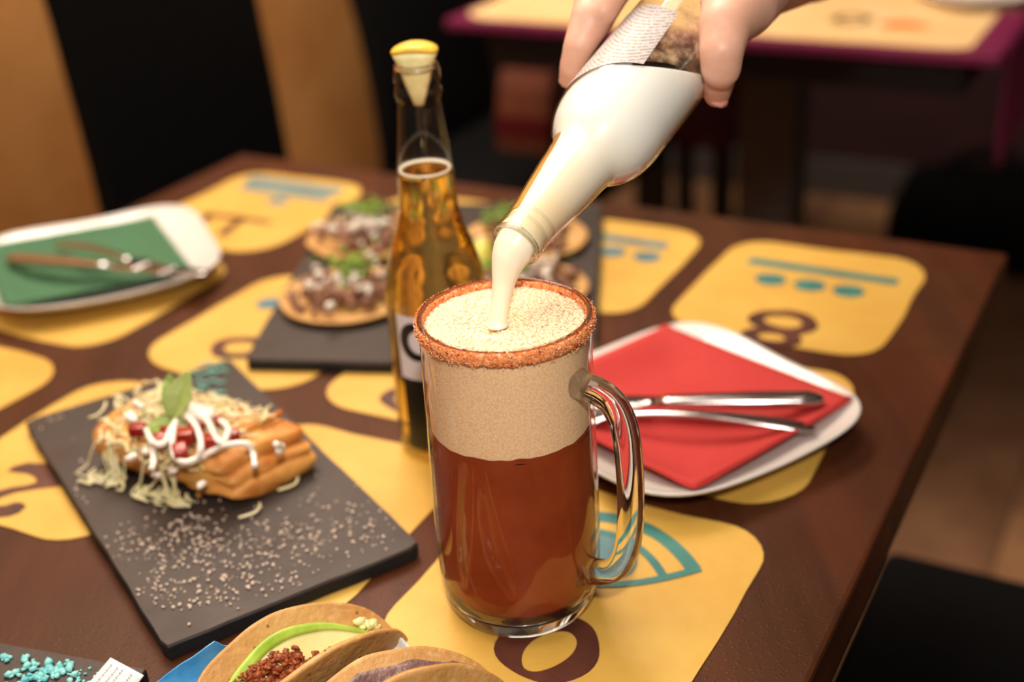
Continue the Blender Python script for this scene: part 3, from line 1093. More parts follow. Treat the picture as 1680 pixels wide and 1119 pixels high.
# stream
ST = [(845, 402, .0100, 0), (840, 413, .0100, .22), (835, 426, .0088, .45), (831, 442, .0072, .68), (827, 462, .0058, .86), (823, 486, .0050, .96), (819, 510, .0047, 1), (817, 526, .0048, 1), (816, 536, .0056, 1)]
pe = HIT + Vector((0, 0, -.004))
rings = []
for (x0_, y0_, r0_, k0_), (x1_, y1_, r1_, k1_) in zip(ST, ST[1:]):
    for q in range(5):
        t_ = q / 5
        x, y, r, kk = x0_ + (x1_ - x0_) * t_, y0_ + (y1_ - y0_) * t_, r0_ + (r1_ - r0_) * t_, k0_ + (k1_ - k0_) * t_
        g = (y - 402) / 134
        d = ray(x, y)
        cc = CAMP + d * ((MP.y * (1 - g) + pe.y * g) / d.y)
        nn = (AX * (1 - kk) + Vector((0, 0, 1)) * kk).normalized()
        e1 = nn.cross(RT).normalized()
        e2 = nn.cross(e1)
        rings.append([cc + (e1 * math.cos(a) + e2 * math.sin(a)) * r * (1 + .03 * noise.noise(Vector((math.cos(a) * 2, math.sin(a) * 2, y * .03)))) for a in [2 * pi * k / 40 for k in range(40)]])
e1, e2 = AX.cross(RT).normalized(), AX.cross(AX.cross(RT)).normalized()
rings.insert(0, [MP + AX * .006 + (e1 * math.cos(a) + e2 * math.sin(a)) * .0098 for a in [2 * pi * k / 40 for k in range(40)]])
tag(obj('beer_stream', MB().loft(rings), M['foam'], loc=MP), 'creamy stream of foam pouring from the bottle into the mug', 'liquid')


# hand and forearm: one continuous skin
def px(x, y, d, r):
    return dep(x, y, d), r * d / FPX


def capsule_chain(mb, nodes):
    """tapered tubes through the nodes with round ends"""
    for (p, r), (q, s) in zip(nodes, nodes[1:]):
        n = 7
        mb.tube([p.lerp(q, k / n) for k in range(n + 1)], [r + (s - r) * k / n for k in range(n + 1)], 16)
    for p, r in nodes:
        vs, fs = ICO[3]
        mb.add([p + v * r for v in vs], fs)


mb = MB()
thumb = [px(1330, -80, .80, 80), px(1240, -45, .715, 78), px(1214, 0, .690, 66), px(1190, 42, .672, 45), px(1184, 82, .668, 38), px(1183, 112, .672, 34)]
thumb2 = [px(1183, 108, .674, 31), px(1178, 136, .688, 27), px(1176, 154, .698, 23)]
index = [px(1085, -150, .80, 46), px(1025, -70, .755, 44), px(990, -14, .712, 43), px(970, 32, .697, 36), px(950, 75, .695, 27), px(936, 112, .700, 20), px(929, 133, .706, 14)]
middle = [px(1150, -180, .82, 46), px(1082, -110, .77, 42), px(1030, -50, .715, 39), px(1002, -14, .694, 31), px(990, 20, .690, 24)]
ringf = [px(1215, -215, .84, 45), px(1150, -165, .79, 41), px(1095, -120, .735, 38), px(1062, -85, .70, 30), px(1048, -62, .69, 24)]
pinky = [px(1275, -250, .85, 40), px(1215, -220, .81, 35), px(1165, -185, .765, 31), px(1130, -150, .73, 26), px(1115, -130, .72, 21)]
palm = [px(1085, -150, .80, 60), px(1200, -130, .82, 80), px(1330, -80, .81, 84)]
palm2 = [px(1150, -180, .82, 60), px(1260, -170, .84, 80), px(1340, -150, .84, 86)]
palm3 = [px(1275, -250, .86, 55), px(1330, -210, .86, 78)]
arm = [px(1330, -110, .82, 92), px(1400, -190, .86, 92), px(1480, -290, .92, 98), px(1640, -480, 1.04, 120), px(1780, -640, 1.16, 132)]
for ch in (thumb, thumb2, index, middle, ringf, pinky, palm, palm2, palm3, arm):
    capsule_chain(mb, ch)
hand = obj('person', mb, M['skin'], loc=dep(1330, -110, .82))
md = hand.modifiers.new('remesh', 'REMESH')
md.mode = 'VOXEL'
md.voxel_size = .0016
md.use_smooth_shade = True
md = hand.modifiers.new('smooth', 'SMOOTH')
md.factor = .6
md.iterations = 14
dg = bpy.context.evaluated_depsgraph_get()
me = bpy.data.meshes.new_from_object(hand.evaluated_get(dg))
hand.modifiers.clear()
hand.data = me
me.polygons.foreach_set('use_smooth', [True] * len(me.polygons))
tag(hand, 'bare hand reaching in from the top and gripping the tilted beer bottle', 'person')


def nail(p, r, nrm, tip, wdt, lng):
    nrm = nrm.normalized()
    tip = (tip - nrm * tip.dot(nrm)).normalized()
    sd = nrm.cross(tip)

    def P(u, v):
        a = (u - .5) * 1.9
        return p + nrm * (r * math.cos(a)) * 1.0 + sd * (r * math.sin(a)) * wdt + tip * (v - .4) * lng * (1 - .25 * abs(u - .5) * 2 * v)
    return obj('fingernail', MB().grid(P, 8, 6), M['nail'], hand, solid=.0006)


tp, tr_ = thumb2[-1]
nail(tp, tr_ * .97, RT * .25 - FWD * .9 - UP * .3, -UP, .85, .011)

# ------------------------------------------------------------------ standing bottle and lemon
BB = pl(737, 722, .0006)
bt = thing('beer_bottle', BB, 'clear long-neck bottle of amber beer standing behind the mug, lemon in its mouth', 'bottle')
SB = [(0, .0285), (.002, .0312), (.006, .0325), (.11, .0325), (.1213, .0312), (.13, .0290), (.142, .0255), (.154, .0212), (.17, .0181), (.19, .0170), (.2304, .0130), (.2325, .0128), (.236, .0140), (.240, .0142), (.2425, .0134), (.2455, .0142), (.250, .0138), (.2535, .0130), (.2555, .0118)]
prof = [(.001, .003), (.026, .002)] + [(interp(SB, .2555 * k / 130), .2555 * k / 130) for k in range(131)]
obj('bottle_glass', MB().lathe(prof, BB, n=80), M['bottle_glass'], bt)
obj('bottle_lip', MB().lathe([(.0118, .2555), (.0128, .2545), (.0130, .2525), (.0112, .2520), (.0102, .2535), (.0105, .2552), (.0118, .2555)], BB, n=64), M['glass'], bt)
LV = .190
prof = [(.001, .005), (.024, .005), (.029, .0065)] + [(interp(SB, z) - .0007, z) for z in [.009 + (LV - .009) * k / 90 for k in range(91)]] + [(.012, LV - .0004), (.001, LV - .0005)]
beer = obj('amber_beer', MB().lathe(prof, BB, n=80), M['amber_beer'], bt)
rl = interp(SB, LV) - .0010
obj('beer_froth', MB().lathe([(rl, LV + .0003), (rl, LV + .0016), (rl - .0016, LV + .0012), (rl - .002, LV + .0003)], BB, n=64), M['foam'], beer)
# label wrapped round the front: white upper field with a black letter, black lower field
v0 = CAMP - BB
th0 = math.atan2(v0.y, v0.x)


def wrap(a, z, r=.0328):
    return BB + Vector((r * math.cos(th0 + a), r * math.sin(th0 + a), z))


la0 = math.radians(-52)
la1 = math.radians(62)
wl_ = obj('label_white', MB().grid(lambda u, v: wrap(la0 + (la1 - la0) * u, .062 + v * .044), 30, 6), M['white_label'], bt)
wl_['label'] = 'white upper label with a black curved letter'
bl_ = obj('label_black', MB().grid(lambda u, v: wrap(la0 + math.radians(2) + (la1 - la0) * u, .012 + v * .050, .03285), 30, 6), M['black_label'], bt)
bl_['label'] = 'black lower label'
arc = []
for k in range(25):
    a = math.radians(50 + 260 * k / 24)
    arc.append((a, .011, .0045))


def letterC(u, v):
    a = math.radians(40 + 280 * u)
    wd_ = .0036 * (1 - .7 * abs(2 * u - 1) ** 2)
    r = .0105 + (v - .5) * wd_ * 2
    return wrap(la0 + math.radians(26) + r * math.cos(a) / .0328 * .9, .089 + r * math.sin(a), .0331)


obj('printed_letter', MB().grid(letterC, 30, 3), M['black_label'], wl_)
# lemon wedge stuck in the mouth
lz = BB + Vector((0, 0, .2555))
lem = thing('lemon_wedge', lz, 'lemon wedge pushed into the mouth of the standing beer bottle', 'fruit')
U = Vector((1, -.1, 0)).normalized()
V = Vector((.1, 1, 0)).normalized()
mb = MB()
prof = []


def lem_ring(z, ww, dd, sag):
    rr = []
    for q in range(28):
        x, y = sup(2 * pi * q / 28, 3.0)
        rr.append(lz + U * (x * ww) + V * (y * dd) + Vector((0, 0, z - sag * x * x)))
    return rr


obj('lemon_flesh', MB().loft([lem_ring(z, w_, d_, s_) for z, w_, d_, s_ in ((-.025, .0030, .0030, 0), (-.018, .0052, .0048, 0), (-.010, .0080, .0068, 0), (-.002, .0098, .0082, 0), (.001, .0112, .0088, 0), (.004, .0124, .0092, .0006), (.0074, .0131, .0094, .0022))]), M['lemon_flesh'], lem)
obj('lemon_peel', MB().loft([lem_ring(z, w_, d_, s_) for z, w_, d_, s_ in ((.0076, .0132, .0095, .0022), (.0092, .0137, .0098, .0026), (.0106, .0134, .0094, .0030), (.0112, .0110, .0070, .0026), (.0113, .002, .002, .002))]), M['lemon_peel'], lem)


# ------------------------------------------------------------------ slate boards
def slate(corners, label, th=.009, z0=.0008):
    P = [Vector((p.x, p.y, 0)) for p in corners]
    cen = sum(P, Vector()) / 4
    t = thing('slate_board', cen + Vector((0, 0, z0)), label, 'board', 'slate serving boards')
    edge = []
    for i in range(4):
        a, c_ = P[i], P[(i + 1) % 4]
        k = int((c_ - a).length / .006)
        nrm = Vector((0, 0, 1)).cross(c_ - a).normalized()
        for q in range(k):
            f = q / k
            w_ = .0007 * noise.noise(a.lerp(c_, f) * 60)
            if q == 0:
                f = .01
            edge.append(a.lerp(c_, f) + nrm * w_)
    n = len(edge)
    mb = MB()
    lo = [p + Vector((0, 0, z0)) for p in edge]
    md_ = [p + Vector((0, 0, z0 + th * .85)) for p in edge]
    hi = [p + (cen - p).normalized() * .0009 + Vector((0, 0, z0 + th)) for p in edge]
    mb.loft([lo, md_], caps=False)
    mb.f.append(tuple(reversed(range(n))))
    mb.mi.append(0)
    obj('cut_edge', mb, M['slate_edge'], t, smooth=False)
    mb = MB().loft([md_, hi], caps=False)
    mb.f.append(tuple(n + i for i in range(n)))
    mb.mi.append(0)
    obj('board_face', mb, M['slate'], t, smooth=False)
    return t, z0 + th


ST_ = .0098
s1, zs = slate([pl(40, 690, ST_), pl(270, 1062, ST_), pl(690, 893, ST_), pl(376, 588, ST_)], 'slate board carrying the folded fried burrito, sprinkled with grated cheese')
c0, c1_, c2 = pl(400, 590, ST_), pl(548, 333, ST_), pl(988, 333, ST_)
s2, _ = slate([c0, c0 + (c2 - c1_), c2, c1_], 'large slate board under the tostadas, behind the standing bottle')
q1, q0 = pl(243, 1097, ST_), pl(-60, 1042, ST_)
dv = (q1 - q0)
pv = Vector((dv.y, -dv.x, 0)).normalized() * .2
s3, _ = slate([q0, q0 + pv, q1 + pv, q1], 'slate board cut off by the bottom left corner, dotted with turquoise crumbs')


# crumbs: grated cheese on the first board
def inside(p, quad):
    sg = [((c_ - a).x * (p - a).y - (c_ - a).y * (p - a).x) for a, c_ in zip(quad, quad[1:] + quad[:1])]
    return all(v > .0006 for v in sg) or all(v < -.0006 for v in sg)


S1Q = [pl(40, 690, ST_), pl(270, 1062, ST_), pl(690, 893, ST_), pl(376, 588, ST_)]
S3Q = [q0, q0 + pv, q1 + pv, q1]


def scatter(name, mat, spots, label, cat, loc, zz=zs, sq=(1, 1, .7)):
    mb = MB()
    for (x, y, sx, sy, n, r0, r1) in spots:
        for _ in range(n):
            p = pl(x + random.gauss(0, sx), y + random.gauss(0, sy), zz)
            if not (inside(p, S1Q) or inside(p, S3Q)):
                continue
            r = random.uniform(r0, r1) * (.8 if name == 'grated_cheese' else 1)
            mb.blob(p + Vector((0, 0, r * .55)), r, sq, 1, .6)
    o = obj(name, mb, mat, smooth=True, loc=loc)
    return tag(o, label, cat, kind='stuff')


scatter('grated_cheese', M['cheese'],
        [(300, 880, 45, 22, 130, .0006, .0016), (300, 920, 70, 30, 110, .0005, .0015), (330, 980, 50, 22, 90, .0006, .0017), (430, 900, 50, 35, 90, .0005, .0016),
         (540, 870, 55, 25, 130, .0005, .0017), (470, 940, 60, 25, 60, .0005, .0014), (610, 850, 20, 20, 20, .0006, .0016), (90, 680, 30, 14, 16, .0006, .0015), (130, 790, 16, 24, 14, .0006, .0015),
         (200, 900, 25, 20, 30, .0005, .0013), (170, 650, 30, 10, 12, .0006, .0013), (255, 960, 20, 25, 30, .0005, .0013)],
        'white grated cheese sprinkled over the slate board before the burrito', 'cheese', pl(400, 900, zs))
scatter('turquoise_crumbs', M['turquoise'],
        [(90, 1096, 16, 6, 40, .001, .0026), (112, 1080, 4, 8, 8, .0007, .0014), (60, 1112, 25, 6, 30, .001, .0026), (4, 1084, 6, 4, 8, .001, .002), (40, 1084, 6, 3, 5, .001, .0022), (110, 1112, 30, 8, 20, .0006, .0014), (90, 1135, 50, 10, 40, .001, .0024), (145, 1100, 10, 10, 6, .0006, .001)],
        'turquoise crumbs on the slate in the bottom left corner', 'crumbs', pl(90, 1100, zs))
# turquoise squiggle at the far corner of the first board
mb = MB()
for k, (xa, xb, y) in enumerate([(322, 372, 597), (305, 352, 612), (340, 376, 608), (318, 372, 626), (322, 340, 636), (345, 370, 644), (348, 372, 658), (362, 379, 670)]):
    p = [pl(xa + (xb - xa) * q / 8, y + 2.5 * math.sin(q * 1.7 + k), zs + .001) for q in range(9)]
    mb.tube(p, [.0008 + .0007 * math.sin(pi * q / 8) for q in range(9)], 8, flat=.5)
tag(obj('turquoise_squiggle', mb, M['turquoise_paint'], loc=pl(345, 630, zs)), 'turquoise squiggle piped on the far corner of the burrito board', 'sauce')

# ------------------------------------------------------------------ folded fried burrito
BZ = zs + .001
E0, E1, E2 = pl(150, 768, BZ), pl(400, 845, BZ), pl(508, 752, BZ)
LX = (E1 - E0).normalized()
LYv = Vector((-LX.y, LX.x, 0))
LEN = (E1 - E0).length
HW = (E2 - E1).dot(LYv) / 2
mid = (E0 + E1) / 2 + LYv * HW
mid.z = BZ
bur = thing('fried_burrito', mid, 'golden fried burrito topped with lettuce, tomato and cream on the slate', 'food')
HB = .034


def loaf(u0, u1, w_, h_, e=2.8, n=40, m_=26, end0=.55, end1=.8, amp=.002, seed=0, z0=0.0, dv=0.0, skew=0.0):
    rings = []
    for i in range(m_ + 1):
        f = i / m_
        u = u0 + (u1 - u0) * f
        k = min(1, end0 + (1 - end0) * math.sqrt(min(1, f / .16))) * min(1, end1 + (1 - end1) * math.sqrt(min(1, (1 - f) / .12)))
        rr = []
        for q in range(n):
            x, z = sup(2 * pi * q / n, e)
            us = u + skew * x * f
            p = mid + LX * (us * LEN / 2) + LYv * (dv + x * w_ * (.5 + .5 * k)) + Vector((0, 0, z0 + h_ / 2 + z * h_ / 2 * (k if z > 0 else 1)))
            d = noise.noise(p * 38 + Vector((seed, 0, 0))) * amp + noise.noise(p * 110 + Vector((seed, 0, 0))) * amp * .35
            if z > -.8:
                p += (LYv * x + Vector((0, 0, z))).normalized() * d
            rr.append(p)
        rings.append(rr)
    return MB().loft(rings)


body = obj('tortilla_shell', loaf(-1, .70, HW, HB, end0=.66, end1=.95, skew=.12), M['fried_tortilla'], bur)
for k, (u1, w_, z0, h_, dv, ee) in enumerate([(1.03, HW * .95, .0, .0150, .0, .55), (.99, HW * .90, .0085, .0140, .001, .6), (.90, HW * .93, .0170, .0145, .0, .7)]):
    fm = loaf(.25, u1, w_, h_, e=2.1, end0=.95, end1=ee, seed=k * 9, amp=.003, z0=z0, dv=dv, skew=.12)
    obj('tortilla_fold', fm, M['fold_tortilla'], bur)
# edge of the outer flap, running diagonally over the top
mb = MB()
mb.tube([mid + LX * ((.46 + .30 * t_) * LEN / 2) + LYv * (-HW * 1.02 + 1.85 * HW * t_) + Vector((0, 0, min(HB + .0006, .004 + HB * 3.2 * t_))) for t_ in [k / 16 for k in range(17)]], .0020, 8)
obj('flap_edge', mb, M['fold_tortilla'], bur)


def bx(u, v, z):
    """burrito frame: u along -1..1, v across in metres, z above the board"""
    return mid + LX * (u * LEN / 2) + LYv * v + Vector((0, 0, z))


def top_z(v):
    x = min(.97, abs(v) / HW)
    return HB / 2 + HB / 2 * (1 - x ** 2.8) ** (1 / 2.8)


mb = MB()
for k in range(330):
    u = max(-.92, min(.72, random.gauss(-.12, .40)))
    v = max(-HW, min(HW * .85, random.gauss(-.006, .019)))
    z = top_z(v) + random.uniform(.0003, .0055)
    ln = random.uniform(.009, .022)
    a = random.uniform(0, pi)
    pts = []
    bend = random.uniform(-1.2, 1.2)
    for q in range(6):
        s_ = (q / 5 - .5) * ln
        aa_ = a + bend * (q / 5 - .5)
        vv = v + s_ * math.sin(aa_)
        uu = u + s_ * math.cos(aa_) / (LEN / 2)
        pts.append(bx(uu, vv, max(.001, min(z, top_z(vv) + .005) + .0012 * math.sin(q + k))))
    mb.tube(pts, random.uniform(.0006, .0013), 5, flat=.6, mi=0 if random.random() < .93 else 1)
for k in range(46):                               # strands hanging down the front and fallen on the board
    u = max(-.84, random.choice((random.gauss(-.55, .16), random.gauss(.10, .14))))
    v0_, v1_ = -HW * random.uniform(.6, 1.0), -HW - random.uniform(.002, .013)
    du = random.gauss(0, .16)
    pts = [bx(u, v0_, top_z(v0_) + .002), bx(u + du * .4, -HW - .0015, HB * random.uniform(.3, .6)), bx(u + du * .8, (v1_ - HW) / 2, .004), bx(u + du, v1_, .0016), bx(u + du + random.gauss(0, .08), v1_ - random.uniform(0, .006), .0016)]
    mb.tube(pts if random.random() < .5 else pts[2:] + [pts[-1] + LX * random.gauss(0, .008)], random.uniform(.0006, .0013), 5, flat=.6, mi=0 if random.random() < .85 else 1)
for u, v in ((1.08, .012), (1.04, -.022)):
    p = [bx(u + .06 * math.sin(q * .6), v - .0030 * q, .0016) for q in range(7)]
    mb.tube(p, .0009, 5, mi=0)
obj('shredded_lettuce', mb, [M['lettuce'], M['green_lettuce']], bur, kind='stuff')


def on_px(x, y, z):
    return pl(x, y, BZ + z)


for i, (x, y, s_) in enumerate([(226, 705, 8), (262, 722, 7), (302, 716, 10), (296, 740, 8), (344, 724, 9), (384, 712, 6), (360, 690, 6), (276, 708, 7), (322, 702, 7)]):
    c = on_px(x, y, .043)
    r = s_ * .00052
    rot = Matrix.Rotation(random.random() * 3, 3, 'Z') @ Matrix.Rotation(random.uniform(-.5, .5), 3, 'X')
    obj('tomato_dice', MB().box(c, rot @ Vector((r, 0, 0)), rot @ Vector((0, r * 1.2, 0)), rot @ Vector((0, 0, r * .8))), M['tomato'], bur, bevel=.001)
# cream drizzle
mb = MB()
for pth in ([(240, 705), (250, 725), (268, 728), (280, 705), (290, 690)], [(288, 690), (283, 720), (285, 745), (300, 758), (322, 752), (330, 730), (322, 700), (305, 682)], [(318, 676), (340, 690), (352, 715), (365, 726), (375, 705), (362, 690)],
            [(250, 735), (252, 760), (248, 770)], [(330, 750), (352, 738), (375, 730), (405, 728), (415, 745), (418, 765)], [(452, 728), (462, 735), (455, 742)], [(206, 682), (222, 690), (212, 676)], [(220, 660), (236, 668)]):
    P = [on_px(x, y, .0465 if y < 735 else .040) for x, y in pth]
    fine = []
    for i in range(len(P) - 1):
        p0, p1, p2, p3 = P[max(i - 1, 0)], P[i], P[i + 1], P[min(i + 2, len(P) - 1)]
        for t_ in (0, .25, .5, .75):
            fine.append(.5 * ((2 * p1) + (p2 - p0) * t_ + (2 * p0 - 5 * p1 + 4 * p2 - p3) * t_ ** 2 + (3 * p1 - p0 - 3 * p2 + p3) * t_ ** 3))
    fine.append(P[-1])
    mb.tube(fine, [.0020 + .0009 * noise.noise(Vector((i * .7, pth[0][0], 0))) for i in range(len(fine))], 9)
for x, y, r in ((322, 676, .0065), (310, 668, .005), (338, 682, .0055), (257, 780, .0028), (216, 750, .0035), (460, 735, .0034), (216, 683, .003), (284, 772, .0025), (330, 795, .003), (240, 740, .0026)):
    mb.blob(on_px(x, y, .045 if y < 700 else (.038 if y < 770 else .024)), r, (1.2, 1, .7), 2, .3)
obj('cream_drizzle', mb, M['cream_sauce'], bur)


def leaf(base, d1, up, length, width, mat, curl=.3):
    d1 = d1.normalized()
    sd = d1.cross(up).normalized()
    nn = sd.cross(d1).normalized()

    def P(u, v):
        w_ = width * (math.sin(pi * min(1, u * .93 + .03)) ** .8) * (1 - .3 * u)
        x = (v - .5) * 2
        return base + d1 * (u * length) + sd * (x * w_) + nn * (-curl * length * u * u * .5 + .18 * width * abs(x))
    o = obj('herb_leaf', MB().grid(P, 16, 8), mat, bur, solid=.0006)
    obj('leaf_vein', MB().tube([P(u / 10, .5) + nn * .0004 for u in range(11)], .0005, 6), mat, o)
    return o


lb0 = on_px(283, 686, .046)
leaf(lb0, UP * .9 + RT * .30 - FWD * .1, -FWD, .030, .0092, M['leaf_light'])
leaf(lb0, UP * 1.0 - RT * .22 + FWD * .4, -FWD, .031, .0065, M['leaf'])
leaf(lb0 + RT * .006, -RT * .9 - UP * .32 - FWD * .2, UP - FWD * .8, .026, .0085, M['leaf'], .1)

# ------------------------------------------------------------------ tostadas on the far board
TZ = ST_ + .0005


def tostada(x, y, rad, label, seed, green):
    random.seed(seed)
    c = pl(x, y, TZ)
    t = thing('tostada', c, label, 'food', 'tostadas on the large slate')
    rings = []
    for f, z in ((.02, .003), (.5, .0032), (.85, .0045), (.97, .0062), (1.0, .0058), (.98, .0036), (.85, .0014), (.5, .0002), (.02, .0)):
        rings.append([c + Vector((rad * f * (1 + .04 * noise.noise(Vector((math.cos(a) * 2, math.sin(a) * 2, seed)))) * math.cos(a), rad * f * math.sin(a), z + .003 * f * f * max(0, noise.noise(Vector((math.cos(a) * 1.6, math.sin(a) * 1.6, seed + 5)))))) for a in [2 * pi * k / 56 for k in range(56)]])
    obj('tortilla', MB().loft(rings), M['corn_tortilla'], t)
    mb = MB()
    for _ in range(150):
        r = abs(random.gauss(0, .45)) * rad
        r = min(r, rad * .8)
        a = random.random() * 6.28
        mb.blob(c + Vector((r * math.cos(a), r * math.sin(a), .006 + .013 * (1 - (r / rad) ** 2) * random.random() ** .5)), random.uniform(.003, .0065), (1.3, .8, .7), 1, .5)
    obj('shredded_meat', mb, M['meat'], t, kind='stuff')
    mb = MB()
    for _ in range(46):
        r = abs(random.gauss(0, .38)) * rad
        a = random.random() * 6.28
        mb.blob(c + Vector((r * math.cos(a), r * math.sin(a) - .006, .018 + .006 * random.random())), random.uniform(.0025, .0052), (1.1, .9, .8), 1, .4)
    obj('diced_onion', mb, M['onion'], t, kind='stuff')
    mb = MB()
    for _ in range(70):
        r = abs(random.gauss(0, .24)) * rad
        a = random.random() * 6.28
        q = c + Vector((green[0] + 1.2 * r * math.cos(a), green[1] + r * math.sin(a), .026 + .007 * random.random()))
        mb.blob(q, random.uniform(.0022, .0042), (1.4, .8, .3), 1, .4)
    obj('chopped_cilantro', mb, M['cilantro'], t, kind='stuff')
    return t


tostada(572, 492, .056, 'nearest left tostada on the large slate, green herbs heaped on onion', 11, (.006, .004))
tostada(606, 396, .056, 'back left tostada on the large slate, half behind the bottle neck', 12, (.0, .008))
tostada(862, 398, .056, 'back right tostada on the large slate, behind the tilted bottle neck', 13, (-.01, .0))
tostada(858, 482, .054, 'nearest right tostada on the large slate, behind the mug rim', 14, (-.012, .0))
random.seed(21)
lw = pl(792, 428, TZ)
lim = thing('lime_wedge', lw, 'lime wedge on the large slate between the right tostadas and the bottle', 'fruit')
mb = MB()
rings = []
for k in range(9):
    x = -1 + 2 * k / 8
    s_ = math.sqrt(max(.02, 1 - x * x))
    rings.append([lw + Vector((.006 * math.cos(a) * s_ * 1.9, x * .024, .001 + .020 * s_ * max(0, math.sin(a)))) for a in [pi * q / 12 for q in range(13)]])
obj('lime_flesh', mb.loft(rings), M['lime'], lim)
obj('lime_peel', MB().loft([[lw + Vector((.0125 * s_ * (q / 6 - 1), x * .0245, .0006)) for q in range(13)] + [lw + Vector((.0125 * s_ * (1 - q / 6), x * .0245, .0022)) for q in range(13)] for x, s_ in [(-1 + 2 * k / 8, math.sqrt(max(.02, 1 - (-1 + 2 * k / 8) ** 2))) for k in range(9)]]), M['lime_peel'], lim)

# ------------------------------------------------------------------ plates, napkins, cutlery
PA, PBv = pl(1140, 533, .015), pl(1433, 682, .015)
pd = PBv - PA
pn = Vector((pd.y, -pd.x, 0))
RC = PA + pd / 2 + pn / 2
RC.z = .0008
RANG = math.atan2(pd.y, pd.x)
rp = obj('dinner_plate', plate_mesh(RC, RANG, .0965, .017), M['ceramic'], loc=RC)
tag(rp, 'white square plate holding the red napkin, right of the mug', 'plate', 'white square dinner plates')
G1, G2 = pl(303, 338, .018), pl(365, 445, .018)
gd = (G2 - G1)
GANG = math.atan2(gd.y, gd.x)
gdn = gd.normalized()
gpn = Vector((gdn.y, -gdn.x, 0))
GC = (G1 + G2) / 2 + gpn * .092
GC.z = .0008
gp = obj('dinner_plate', plate_mesh(GC, GANG, .1, .018), M['ceramic'], loc=GC)
tag(gp, 'white square plate holding the green napkin, at the left of the table', 'plate', 'white square dinner plates')


def plate_z(p, cen, ang, half):
    d = p - cen
    x = abs(d.x * math.cos(ang) + d.y * math.sin(ang)) / half
    y = abs(-d.x * math.sin(ang) + d.y * math.cos(ang)) / half
    f = (x ** 4 + y ** 4) ** .25
    pr = [(0, .0045), (.58, .005), (.70, .0065), (.80, .0095), (.90, .0130), (.97, .0155), (1.2, .0190)]
    for (a, za), (c_, zc) in zip(pr, pr[1:]):
        if f <= c_:
            z_ = za + (zc - za) * (f - a) / (c_ - a)
            break
    else:
        z_ = .019
    cr = (x / max(f, 1e-4) * y / max(f, 1e-4)) ** 1.5
    return cen.z + z_ + .006 * cr * max(0, min(f, 1.05) - .6) / .4 + .0012 * min(1, max(0, (f - .6) / .2))


def napkin(corners, cen, ang, half, mat, label, name='napkin'):
    P = [Vector((p.x, p.y, 0)) for p in corners]
    mb = MB()
    n = 34
    for lay in (0, 1):
        def f(u, v):
            s_ = .0 if lay == 0 else .012
            uu, vv = s_ + (1 - 2 * s_) * u, s_ + (1 - 2 * s_) * v
            p = P[0].lerp(P[1], uu).lerp(P[3].lerp(P[2], uu), vv)
            ed = max(abs(2 * uu - 1), abs(2 * vv - 1)) ** 4
            q = [plate_z(c_, cen, ang, half) for c_ in P]
            lin_z = (q[0] * (1 - uu) + q[1] * uu) * (1 - vv) + (q[3] * (1 - uu) + q[2] * uu) * vv
            zz = max(plate_z(p, cen, ang, half), plate_z(p, cen, ang, half) * (1 - ed) + lin_z * .93 * ed) + .0013 + .0009 * lay + .0004 * noise.noise(p * 50)
            return Vector((p.x, p.y, zz))
        mb.grid(f, n, n)
    return tag(obj(name, mb, mat, loc=Vector((cen.x, cen.y, .006)), solid=.0006), label, 'napkin')


n0, n1_, n2 = pl(1093, 528, .0235), pl(1400, 661, .018), pl(1140, 818, .015)
napkin([n0, n1_, n2, n0 + (n2 - n1_)], RC, RANG, .0965, M['red_napkin'], 'red paper napkin laid on the right-hand white plate under knife and fork')
g0, g1_ = pl(252, 362, .012), pl(318, 444, .016)
gv = g1_ - g0
gw = Vector((gv.y, -gv.x, 0)) * 1.0
napkin([g0, g1_, g1_ + gw, g0 + gw], GC, GANG, .1, M['green_napkin'], 'green paper napkin laid on the left white plate under the cutlery')


def lerp_curve(pts, n=6):
    out = []
    for i in range(len(pts) - 1):
        p0, p1, p2, p3 = pts[max(i - 1, 0)], pts[i], pts[i + 1], pts[min(i + 2, len(pts) - 1)]
        for k in range(n):
            t_ = k / n
            out.append(.5 * ((2 * p1) + (p2 - p0) * t_ + (2 * p0 - 5 * p1 + 4 * p2 - p3) * t_ ** 2 + (3 * p1 - p0 - 3 * p2 + p3) * t_ ** 3))
    out.append(pts[-1])
    return out


def flat_bar(P, wd_, th, n=14):
    """flattened bar: widths (half) and half thicknesses along P"""
    rings = []
    L_ = len(P)
    for i, p in enumerate(P):
        tg = (P[min(i + 1, L_ - 1)] - P[max(i - 1, 0)]).normalized()
        sd = tg.cross(Vector((0, 0, 1))).normalized()
        up = sd.cross(tg).normalized()
        f = i / (L_ - 1)
        ww = np.interp(f, [q[0] for q in wd_], [q[1] for q in wd_])
        tt = np.interp(f, [q[0] for q in th], [q[1] for q in th])
        rings.append([p + sd * (sup(2 * pi * k / n, 2.8)[0] * ww) + up * (sup(2 * pi * k / n, 2.8)[1] * tt) for k in range(n)])
    return MB().loft(rings)


def knife(end, d, label, ln=.205, dz=0.0):
    d = Vector((d.x, d.y, 0)).normalized()
    o = end.copy()
    t = thing('table_knife', end, label, 'knife')
    H = [end + d * (s_ * ln) + Vector((0, 0, dz * s_)) for s_ in [k / 14 * .52 for k in range(15)]]
    obj('handle', flat_bar(H, [(0, .0045), (.04, .0074), (.4, .0076), (.9, .0060), (1, .0046)], [(0, .0022), (.05, .0046), (.5, .0044), (1, .0028)]), M['steel'], t)
    B_ = [end + d * (s_ * ln) + Vector((0, 0, dz * s_)) for s_ in [.515 + k / 14 * .485 for k in range(15)]]
    obj('blade', flat_bar(B_, [(0, .0042), (.15, .0075), (.7, .0085), (.92, .006), (1, .001)], [(0, .0024), (.1, .0011), (1, .0006)]), M['steel'], t)
    return t


